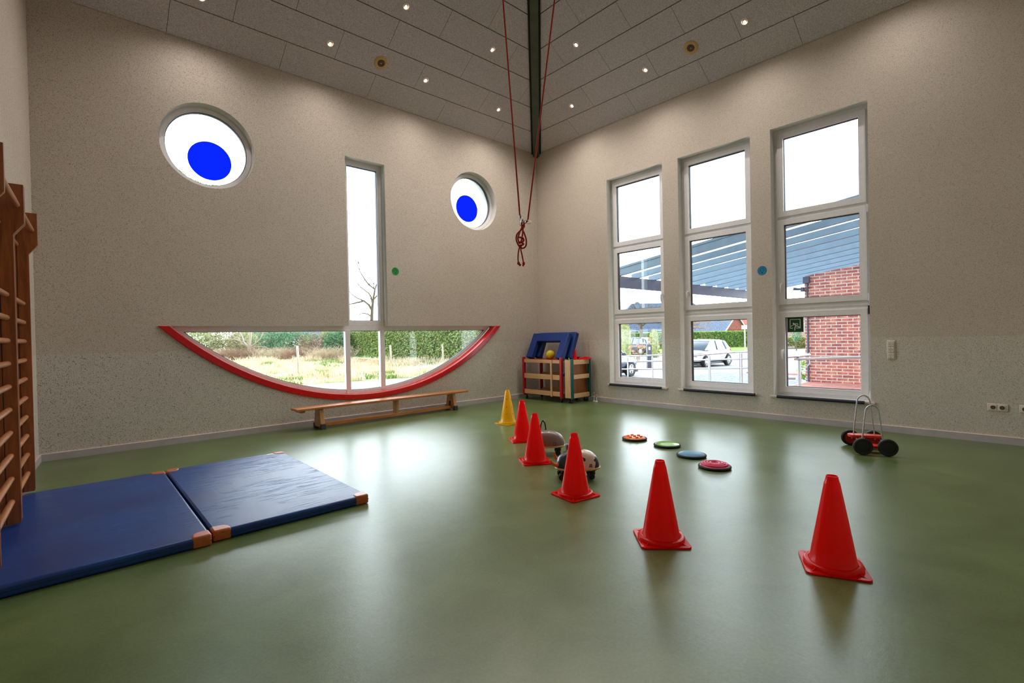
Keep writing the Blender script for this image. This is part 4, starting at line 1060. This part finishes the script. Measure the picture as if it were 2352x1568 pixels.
# ---- meadow posts, grass
for i, (px, py0, py1, lab) in enumerate(((683.5, 794, 868.7, 'weathered wooden post nearest the building, in dry grass'), (896.8, 792, 846, 'weathered wooden post before the hedge, next to the right mullion'), (1016.5, 790.5, 842, 'weathered wooden post furthest right along the hedge'))):
    D = 1129.8 * 1.77 / (py1 - (773 - (px - 1176) * .0198)); p = at(px, D); h = zpx(px, py0, D) - GZ
    b = MB(); b.tube([(0, 0, 0), (.01, 0, h * .5), (-.015, .01, h - .02), (-.015, .01, h)], [.062, .058, .05, .04], 10)
    for z in (h * .35, h * .7): b.cyl((.05, 0, z), (.10, 0, z), .018, n=8)
    o = b.build('fence_post', 'post_wood'); o.location = p; tag(o, lab, 'post', 'old fence posts in the meadow')
def tufts(name, m, n, y_lo, y_hi, hmin, hmax, seed, cluster=0, lab=None):
    rg = random.Random(seed); b = MB(); cl = []
    if cluster: cl = [(rg.uniform(395, 1120), rg.uniform(y_lo, y_hi), rg.uniform(.3, .8)) for _ in range(cluster)]
    for _ in range(n):
        if cluster:
            cx, cd_, cr = rg.choice(cl); p0 = at(cx, cd_); a = rg.random() * 2 * pi; q = rg.random() ** .5 * cr; p = p0 + Vector((cos(a) * q, sin(a) * q, 0))
        else: p = at(rg.uniform(395, 1120), y_lo + (y_hi - y_lo) * rg.random() ** 1.3)
        if p.y < 21.9 - .19 * p.x or p.x > 19.6 + (p.y - 23) * .06: continue
        h = rg.uniform(hmin, hmax); lean = Vector((rg.gauss(0, .35), rg.gauss(0, .35), 1)).normalized(); w = Vector((rg.gauss(0, 1), rg.gauss(0, 1), 0)).normalized() * (.012 + .006 * p.length / 30)
        m1 = p + lean * h * .55; e = p + lean * h + Vector((lean.x, lean.y, -.25)) * h * .35
        v = [b.b.verts.new(x) for x in (p - w, p + w, m1 + w * .7, m1 - w * .7, e)]
        b._f([v[0], v[1], v[2], v[3]]); b._f([v[3], v[2], v[4]])
    tag(b.build(name, m, smooth=False, fix=False), lab, 'grass', kind='stuff')
tufts('dry_grass', 'dry_grass', 17000, 17, 46, .08, .26, 41, 0, 'pale dry grass covering the meadow')
tufts('dry_grass_clumps', 'dry_grass', 10000, 17, 45, .28, .7, 42, 130, 'taller clumps of pale dry grass in the meadow')
tufts('green_grass', 'green_grass', 16000, 17, 44, .08, .24, 43, 70, 'short green grass in patches of the meadow')
b = MB(); b.box(-.9, .9, -.25, .25, 0, .12); o = b.build('stone_slab', 'asphalt', bevel=.02); o.location = at(655, 25.0); o.rotation_euler = (0, 0, .5); tag(o, 'grey slab lying in the dry grass left of the nearest post', 'slab')

# ---- houses
def gable_house(name, c, ang, L, Wd, z_eave, z_ridge, lab, hip=0, roof='roof_tile', wall='brick_far', extras=None, ov=.4):
    t = thing(name, lab, 'house', (c.x, c.y, GZ), ang)
    ze, zr = z_eave - GZ, z_ridge - GZ
    b = MB(); b.box(-L / 2, L / 2, -Wd / 2, Wd / 2, 0, ze)
    for s_ in (-1, 1):
        if not hip: b.prism([(-Wd / 2, ze), (Wd / 2, ze), (0, zr - .12)], s_ * L / 2 - .1, s_ * L / 2 + .1 * 0, lambda u, v, d: Vector((d, u, v)))
    b.build('wall', wall, t, smooth=False)
    b = MB(); l, w = L / 2 + ov, Wd / 2 + ov; zz = ze - ov * (zr - ze) / (Wd / 2)
    v = [(-l, -w, zz), (l, -w, zz), (l, w, zz), (-l, w, zz), (-l + hip + ov * 0, 0, zr), (l - hip, 0, zr)]
    V = [b.b.verts.new(p) for p in v]
    for q in ((0, 1, 5, 4), (2, 3, 4, 5)) + (((1, 2, 5), (3, 0, 4), (3, 2, 1, 0)) if hip else ()): b._f([V[i] for i in q])
    b.build('roof', roof, t, smooth=False)
    b = MB(); b.box(-l, l, -w - .08, -w + .04, zz - .1, zz + .04); b.build('gutter', 'render_white', t, smooth=False)
    return t
def win(t, x, y, z, w, h):
    b = MB(); b.box(x - w / 2, x + w / 2, y - .06, y + .02, z, z + h); f = b.build('window', 'render_white', t, smooth=False)
    b = MB(); b.box(x - w / 2 + .08, x + w / 2 - .08, y - .07, y - .05, z + .08, z + h - .08); b.build('pane', 'car_glass', f, smooth=False)
VA_ = atan2(LR.y, LR.x)
h1 = gable_house('bungalow', at(1522, 76), VA_, 17, 8, 1.9, 6.0, 'house with a dark hipped tile roof behind the hedge', hip=4.2)
for x in (-5.5, -2, 2.5, 5.5): win(h1, x, -4.5, 1.0, 1.4, 1.3)
b = MB(); b.cyl((-4.2, -1.2, 5.0), (-4.2, -1.2, 6.3), .05, n=8); b.lathe([(.001, 0), (.35, .05), (.48, .14)], 20, TR((-4.2, -1.35, 6.15)) @ RX(radians(80)), cap=False); b.build('satellite_dish', 'pergola_steel', h1)
h2 = gable_house('brick_house', at(1768, 80), VA_ + .2, 11, 9, 3.6, 5.9, 'red brick house with a gabled front beside the white sign post', roof='roof_tile')
for x in (-3.5, 0.5, 3): win(h2, x, -4.5, 1.6, 1.2, 1.4)
h3 = gable_house('gabled_annex', at(1655, 64.35), VA_ + pi / 2 + .35, 5, 3.4, 1.6, 3.55, 'small brick gable with a white framed edge behind the hedge', roof='roof_tile', ov=.3)
b = MB(); w, ze_, zr_ = 1.7 + .3, 2.1 - .35, 4.05
for s_ in (-1, 1): b.prism([(s_ * w, ze_ - .15), (0, zr_ - .1), (0, zr_ + .08), (s_ * w, ze_ + .05)], -2.86, -2.78, lambda u, v, d: Vector((d, u, v)))
b.build('barge_board', 'render_white', h3, smooth=False)
b = MB(); b.prism(circ(0, 1.6, .38, 12, 0, pi, True) + [(-.38, .9), (.38, .9)], -2.56, -2.50, lambda u, v, d: Vector((d, u, v))); b.build('arched_window', 'render_white', h3, smooth=False)
h4 = gable_house('distant_house', at(815, 84), VA_ + .1, 16, 9, 1.6, 3.35, 'low dark blue roof just showing above the clipped hedge', roof='roof_tile', wall='render_white')
h5 = gable_house('distant_house', at(640, 92), VA_ - .1, 14, 9, 1.5, 3.6, 'pale roof glimpsed between the shrubs behind the meadow', roof='roof_tile_brown', wall='render_white')

# ---- street side planting
def hedge_row(name, p, q, w, h, n, m1, m2, lab, s=.09):
    rg = random.Random(int(p.x * 7)); d = (q - p); L = d.length; d.normalize(); nn = Vector((-d.y, d.x, 0))
    b = MB(); fn = lambda u, v, k: p + d * k + nn * u + Vector((0, 0, v))
    b.prism(rect(-w / 2, w / 2, 0, h), 0, L, lambda u, v, k: fn(u, v, k)); b.mi = 1
    for _ in range(n):
        if rg.random() < .75: leaf(b, fn((w / 2 + rg.random() * .08) * rg.choice((-1, 1)), h * rg.random(), L * rg.random()), s, rg)
        else: leaf(b, fn(rg.uniform(-w / 2, w / 2), h + rg.random() * .08, L * rg.random()), s, rg)
    o = b.build(name, [m1, m2], smooth=False, fix=False); tag(o, lab, 'hedge'); return o
hedge_row('street_hedge', at(1405, 58), at(1735, 59), 1.0, 1.84, 11000, 'hedge_dark', 'hedge_bright', 'bright green clipped hedge across the street behind the white car')
def column_shrub(px, D, r, h, lab, seed):
    rg = random.Random(seed); t = thing('columnar_yew', lab, 'shrub', at(px, D), 0, 'clipped columnar shrubs across the street')
    b = MB(); b.lathe([(r * .75, 0), (r, h * .15), (r * 1.02, h * .6), (r * .92, h * .85), (r * .6, h * .97), (.01, h)], 18); b.mi = 1
    for _ in range(900):
        a = rg.random() * 2 * pi; z = rg.random() * h; rr = r * (1.03 if z < h * .8 else 1.03 - (z / h - .8) * 2.2); leaf(b, Vector((cos(a) * rr, sin(a) * rr, z)), .05, rg)
    b.build('foliage', ['olive_leaf', 'yew_leaf'], t, smooth=False, fix=False)
column_shrub(1436, 36, .40, 2.55, 'clipped columnar shrub at the left, beside the dried hydrangea', 1)
column_shrub(1502, 37, .31, 2.1, 'clipped columnar shrub at the right, behind the dark bollard', 2)
rg = random.Random(5); t = thing('hydrangea', 'dried brown hydrangea flower heads between the two columnar shrubs', 'shrub', at(1462, 31))
b = MB()
for i in range(26): twig(b, (rg.gauss(0, .25), rg.gauss(0, .2), 0), (rg.gauss(0, .6), rg.gauss(0, .3), .9 + rg.random() * .8), .012)
b.build('stems', 'twig_brown', t, smooth=False, fix=False)
for i in range(12):
    b = MB(); q = (LR * rg.gauss(.15, .55) + FW * rg.gauss(0, .2)); b.ball((q.x, q.y, .7 + rg.random() * .75), .065 + rg.random() * .04, 10, 7); b.build('flower_head', 'blossom', t)
bare_tree('bare_tree', 1473, 47, 'small street tree with a bare spreading crown above the green hedge', [
    [(1473, None, 0, .14), (1473, 760, 0, .12), (1473, 745, 0, .10)],
    [(1473, 750, 0, .07), (1460, 738, .4, .05), (1446, 734, .8, .03), (1430, 732, 1, .015)], [(1473, 748, 0, .07), (1470, 728, -.4, .05), (1462, 710, -.8, .03), (1455, 698, -1, .015)],
    [(1473, 748, 0, .07), (1480, 728, .4, .05), (1490, 712, .6, .03), (1500, 702, .8, .015)], [(1473, 750, 0, .06), (1490, 738, -.3, .05), (1506, 732, -.6, .03), (1522, 730, -.8, .015)],
    [(1473, 746, 0, .06), (1476, 720, .2, .04), (1478, 700, .3, .02)]], 15)
bare_tree('bare_tree', 1580, 50, 'bare wide-crowned tree whose twigs hang over the roof left of the white car', [
    [(1580, None, 0, .14), (1580, 760, 0, .12), (1580, 742, 0, .10)],
    [(1580, 750, 0, .07), (1596, 742, .4, .05), (1615, 738, .8, .03), (1640, 742, 1, .015)], [(1580, 748, 0, .06), (1600, 735, -.4, .045), (1622, 733, -.8, .03), (1648, 736, -1, .015)],
    [(1580, 746, 0, .06), (1570, 726, .2, .04), (1560, 712, .3, .02)], [(1580, 752, 0, .05), (1600, 752, .2, .04), (1625, 756, .3, .02)]], 17, 'twig_brown')
b = MB(); b.box(-.11, .11, -.11, .11, 0, 1.22); b.mi = 1; b.box(-.05, .05, -.115, -.10, .95, 1.12); o = b.build('bollard', ['bollard_dark', 'render_white'], bevel=.01); o.location = at(1490, 25.2); o.rotation_euler = (0, 0, VA_); tag(o, 'dark square bollard standing by the street', 'bollard')
t = thing('sign_post', 'white sign on a slim white pole by the street', 'sign', at(1711, 38))
b = MB(); b.cyl((0, 0, 0), (0, 0, 2.15), .042, n=10); b.build('pole', 'render_white', t)
b = MB(); M = RZ(VA_); b.box(-.24, .24, -.02, .02, 1.98, 2.3, M); b.build('sign_plate', 'render_white', t, smooth=False)
t = thing('round_bush', 'round grey-green bush left of the brick wall', 'shrub', at(1829, 44)); rg = random.Random(8)
b = MB(); leafcloud(b, (0, 0, 1.35), (.48, .48, .55), 500, .06, rg); b.build('foliage', 'ivy_leaf', t, smooth=False, fix=False); b = MB(); b.cyl((0, 0, 0), (0, 0, .95), .05, n=8); b.build('stem', 'bark', t)
hedge_row('low_hedge', at(1790, 50), at(1856, 50), .8, 1.1, 1600, 'hedge_dark', 'yew_leaf', 'low yellow-green hedge left of the brick wall')
t = thing('round_bush', 'small green bush at the foot of the brick wall corner', 'shrub', at(1845, 17)); b = MB(); leafcloud(b, (0, 0, .45), (.2, .2, .4), 300, .05, rg); b.build('foliage', 'hedge_bright', t, smooth=False, fix=False)
b = MB(); b.box(21.6, 22.1, -6, 9.0, GZ, GZ + .06)
tag(b.build('red_kerb', 'red_paving', smooth=False), kind='structure')

# ---- cars
def car(name, loc, ang, paint, lab, s=1.0, cat='car'):
    t = thing(name, lab, cat, loc, ang); t.scale = (s, s, s)
    st = [(-2.06, .42, .62, .62), (-2.02, .30, .95, .74), (-1.80, .24, 1.00, .84), (-1.1, .22, 1.00, .89), (0, .22, .97, .90), (.9, .22, .93, .89), (1.35, .24, .88, .87), (1.85, .28, .78, .80), (2.08, .34, .64, .68), (2.13, .42, .55, .56)]
    b = MB(); rings = []
    for x, zb, zt, hw in st:
        rings.append([b.b.verts.new(p) for p in [(x, -hw * .93, zb), (x, -hw, zb + (zt - zb) * .35), (x, -hw * .985, zb + (zt - zb) * .75), (x, -hw * .9, zt), (x, 0, zt + .03), (x, hw * .9, zt), (x, hw * .985, zb + (zt - zb) * .75), (x, hw, zb + (zt - zb) * .35), (x, hw * .93, zb)]])
    b.loft(rings); o = b.build('body', paint, t); md = o.modifiers.new('s', 'SUBSURF'); md.levels = 1; md.render_levels = 1; o.data.shade_smooth()
    g = [(-1.95, .98, .70, .70), (-1.55, 1.34, .60, .76), (-.9, 1.44, .60, .78), (0, 1.465, .61, .78), (.25, 1.42, .60, .78), (1.05, .95, .66, .74)]
    b = MB(); rings = []
    for x, zt, hwt, hwb in g: rings.append([b.b.verts.new(p) for p in [(x, -hwb, .90), (x, -hwt, zt), (x, 0, zt + .02), (x, hwt, zt), (x, hwb, .90)]])
    b.loft(rings); b.build('cabin_glass', 'car_glass', t)
    b = MB(); rings = []
    for x, zt, hwt, hwb in [(-1.72, 1.23, .66, 0), (-1.5, 1.375, .63, 0), (-.9, 1.463, .62, 0), (0, 1.485, .63, 0), (.27, 1.435, .62, 0)]:
        rings.append([b.b.verts.new(p) for p in [(x, -hwt, zt - .05), (x, -hwt * .95, zt), (x, 0, zt + .025), (x, hwt * .95, zt), (x, hwt, zt - .05), (x, 0, zt - .04)]])
    b.loft(rings); b.build('roof', paint, t)
    b = MB()
    for s_ in (-1, 1):
        for (xa, za, ya), (xb, zb, yb), w in (((1.1, .93, .76), (.25, 1.43, .62), .03), ((-.25, .93, .80), (-.30, 1.47, .62), .035), ((-1.45, .95, .77), (-1.30, 1.38, .62), .06), ((-1.78, .98, .70), (-1.52, 1.32, .60), .05)):
            b.tube([(xa, s_ * ya, za), (xb, s_ * yb, zb)], w, 6)
    b.build('pillars', paint, t)
    for x in (-1.30, 1.30):
        for s_ in (-1, 1):
            b = MB(); M = TR((x, s_ * .83, .315)) @ RX(pi / 2); b.lathe([(.2, -.10), (.30, -.105), (.318, -.08), (.318, .08), (.30, .105), (.2, .10)], 32, M, cap=False); w = b.build('tyre', 'rubber', t)
            b = MB(); zf = -.098 * s_; b.lathe([(.205, zf), (.19, zf * 1.05), (.18, zf * .8), (.05, zf * .9), (.001, zf)], 28, M, cap=False); b.build('rim', 'steel', w)
            b = MB()
            for i in range(5): b.box(.04, .19, -.028, .028, min(zf, zf * 1.08), max(zf, zf * 1.08), M @ RZ(2 * pi * i / 5))
            b.build('spokes', 'render_white', w, smooth=False)
            b = MB(); b.lathe([(.345, .70 * 0 - .02), (.345, .02)], 30, TR((x, s_ * .875, .315)) @ RX(pi / 2)); b.build('wheel_arch', 'gap_black', t)
    for s_ in (-1, 1):
        b = MB(); b.ball((.75, s_ * .93, .98), .10, 14, 8, (.7, 1.1, .65)); b.build('mirror', paint, t)
        b = MB(); b.ball((1.95, s_ * .58, .63), .16, 14, 8, (.8, 1.0, .45)); b.build('headlight', 'chrome', t)
        b = MB(); b.ball((-1.98, s_ * .62, .85), .13, 14, 8, (.5, 1.0, .7)); b.build('tail_light', 'cone_red', t)
    b = MB(); b.box(-2.0, 2.0, -.78, .78, .16, .28); b.build('underbody', 'black_plastic', t)
    b = MB(); b.box(2.04, 2.145, -.45, .45, .34, .46); b.build('grille', 'black_plastic', t)
    return t
c1 = car('car', (25.1, 12.75, GZ), pi, 'car_white', 'white hatchback parked across the yard, seen through the middle tall window', .95)
c2 = car('car', (16.30, 12.95, GZ), 0, 'car_dark', 'dark blue car whose front shows low in the window nearest the corner', .98)
p = at(1459, 43); c3 = car('car', p, VA_ + 2.2, 'car_dark', 'dark estate car parked far off behind the dried hydrangea', 1.0)

# ---- brick building with canopy
t = thing('brick_building', 'red brick building wall seen through the window with the exit sign', 'building', (15.2, 4.715, 0))
tz = lambda y: 2.57 + .132 * (6.57 - 4.715 - y) - .03
b = MB(); qx = lambda u, v, d: Vector((d, u, v)); b.prism([(-9, -.5), (0, -.5), (0, tz(0)), (-4.3, tz(-4.3)), (-9, tz(-4.3))], 0, .36, qx); b.box(.36, 7, -.36, 0, -.5, tz(0)); b.build('wall', 'brick', t, smooth=False)
b = MB(); b.tube([(-.035, -.075, -.14), (-.035, -.075, 2.62)], .021, 10); b.build('drainpipe', 'pergola_dark', t)
b = MB(); b.box(-.09, .02, -.14, .02, 2.58, 2.76); b.build('rain_hopper', 'pergola_dark', t, bevel=.01)
b = MB(); b.box(-.10, .0, .0, .07, 2.36, 2.48); b.tube([(-.06, .05, 2.43), (-.08, .14, 2.43), (-.10, .25, 2.45)], [.025, .035, .045], 10); b.build('security_camera', 'pergola_dark', t)
t = thing('pergola', 'blue-grey steel canopy of parallel rafters sloping over the yard', 'canopy', (0, 0, 0))
PY, PZ, SL = 6.57, 2.57, .132
b = MB(); b.box(8.5, 17.4, PY - .06, PY + .06, 2.32, 2.57); b.build('main_beam', 'pergola_dark', t, bevel=.008)
b = MB(); b.box(8.5, 17.4, .30, .42, PZ + SL * (PY - .36) - .26, PZ + SL * (PY - .36)); b.build('upper_beam', 'pergola_dark', t, bevel=.008)
for x in (8.6, 17.2):
    for y, zt in ((PY, 2.33), (.36, PZ + SL * (PY - .36) - .2)):
        b = MB(); b.box(x - .06, x + .06, y - .06, y + .06, -.5, zt); b.build('post', 'pergola_dark', t, bevel=.005)
q = lambda u, v, d: Vector((d, u, v))
for i in range(12):
    x = 9.17 + .722 * i
    b = MB(); z0 = PZ + SL * (PY - .25); h = .13 if i else .15
    b.prism([(6.72, PZ - SL * .15), (.25, z0), (.25, z0 + h), (6.72, PZ - SL * .15 + h)], x - .035, x + .035, q)
    if i == 0: b.prism([(6.72, PZ - SL * .15 + h), (.25, z0 + h), (.25, z0 + h + .05), (6.72, PZ - SL * .15 + h + .05)], x - .05, x + .09, q)
    b.build('rafter', 'pergola_steel', t, bevel=.006)

# ---- railings along the ramp
def railing(lab, P0, P1, zs0, zs1, nposts, r=.022, post_r=.024, loc=None):
    t = thing('ramp_railing', lab, 'railing', (0, 0, 0), 0, 'stainless railings along the ramp')
    P0, P1 = Vector(P0), Vector(P1)
    for a, c in zip(zs0, zs1):
        b = MB(); b.tube([(P0.x, P0.y, a), (P1.x, P1.y, c)], r, 12); b.build('rail', 'steel', t)
    for i in range(nposts):
        f = (i + .5) / nposts; p = P0.lerp(P1, f); b = MB(); b.cyl((p.x, p.y, GZ), (p.x, p.y, zs0[0] + (zs1[0] - zs0[0]) * f - .03), post_r, n=12); b.build('post', 'steel', t)
    return t
railing('stainless railing with three rails running across the yard', (12.5, 12.5, 0), (12.5, 4.9, 0), (.43, .27, .05), (.79, .62, .39), 9)
railing('stainless top handrail slanting away beyond the three-rail railing', (10.4, 5.5, 0), (13.6, 5.5, 0), (.76,), (.76,), 2, .018, .016)
t = railing('stainless handrail right outside the window with the exit sign', (8.7, 2.86, 0), (8.7, -.6, 0), (.82,), (.96,), 1, .024, .026)
b = MB(); b.cyl((8.7, 2.79, GZ), (8.7, 2.79, .80), .026, n=12); b.build('post', 'steel', t)
b = MB(); b.cyl((8.5, 2.92, .86), (8.9, 2.70, .88), .026, n=12); b.build('end_rail', 'steel', t)
b = MB(); b.tube([(8.88, 2.70, .87), (8.88, 2.70, .74), (8.80, 2.72, .68), (8.7, 2.79, .68)], .008, 8); b.build('bracket', 'steel', t)
t = railing('short stainless railing post pair left of the brick wall', (9.3, 3.35, 0), (9.3, 3.05, 0), (.98, .45), (.98, .45), 1, .022, .020)
# fallen leaves on the terrace
rg = random.Random(77)
for i in range(3):
    b = MB(); b.quad([(-.05, 0, .004), (0, -.03, .012), (.06, 0, .004), (0, .035, .014)]); o = b.build('fallen_leaf', 'blossom', smooth=False, fix=False)
    o.location = ((14.6, 3.55, -.138), (14.4, 2.95, -.138), (13.6, 2.35, -.138))[i]; o.rotation_euler = (0, 0, rg.random() * 6); tag(o, ('dry leaf on the red terrace, closest to the brick wall', 'dry leaf on the red terrace, the middle one', 'dry leaf on the red terrace, closest to the window')[i], 'leaf', 'dry leaves on the terrace')
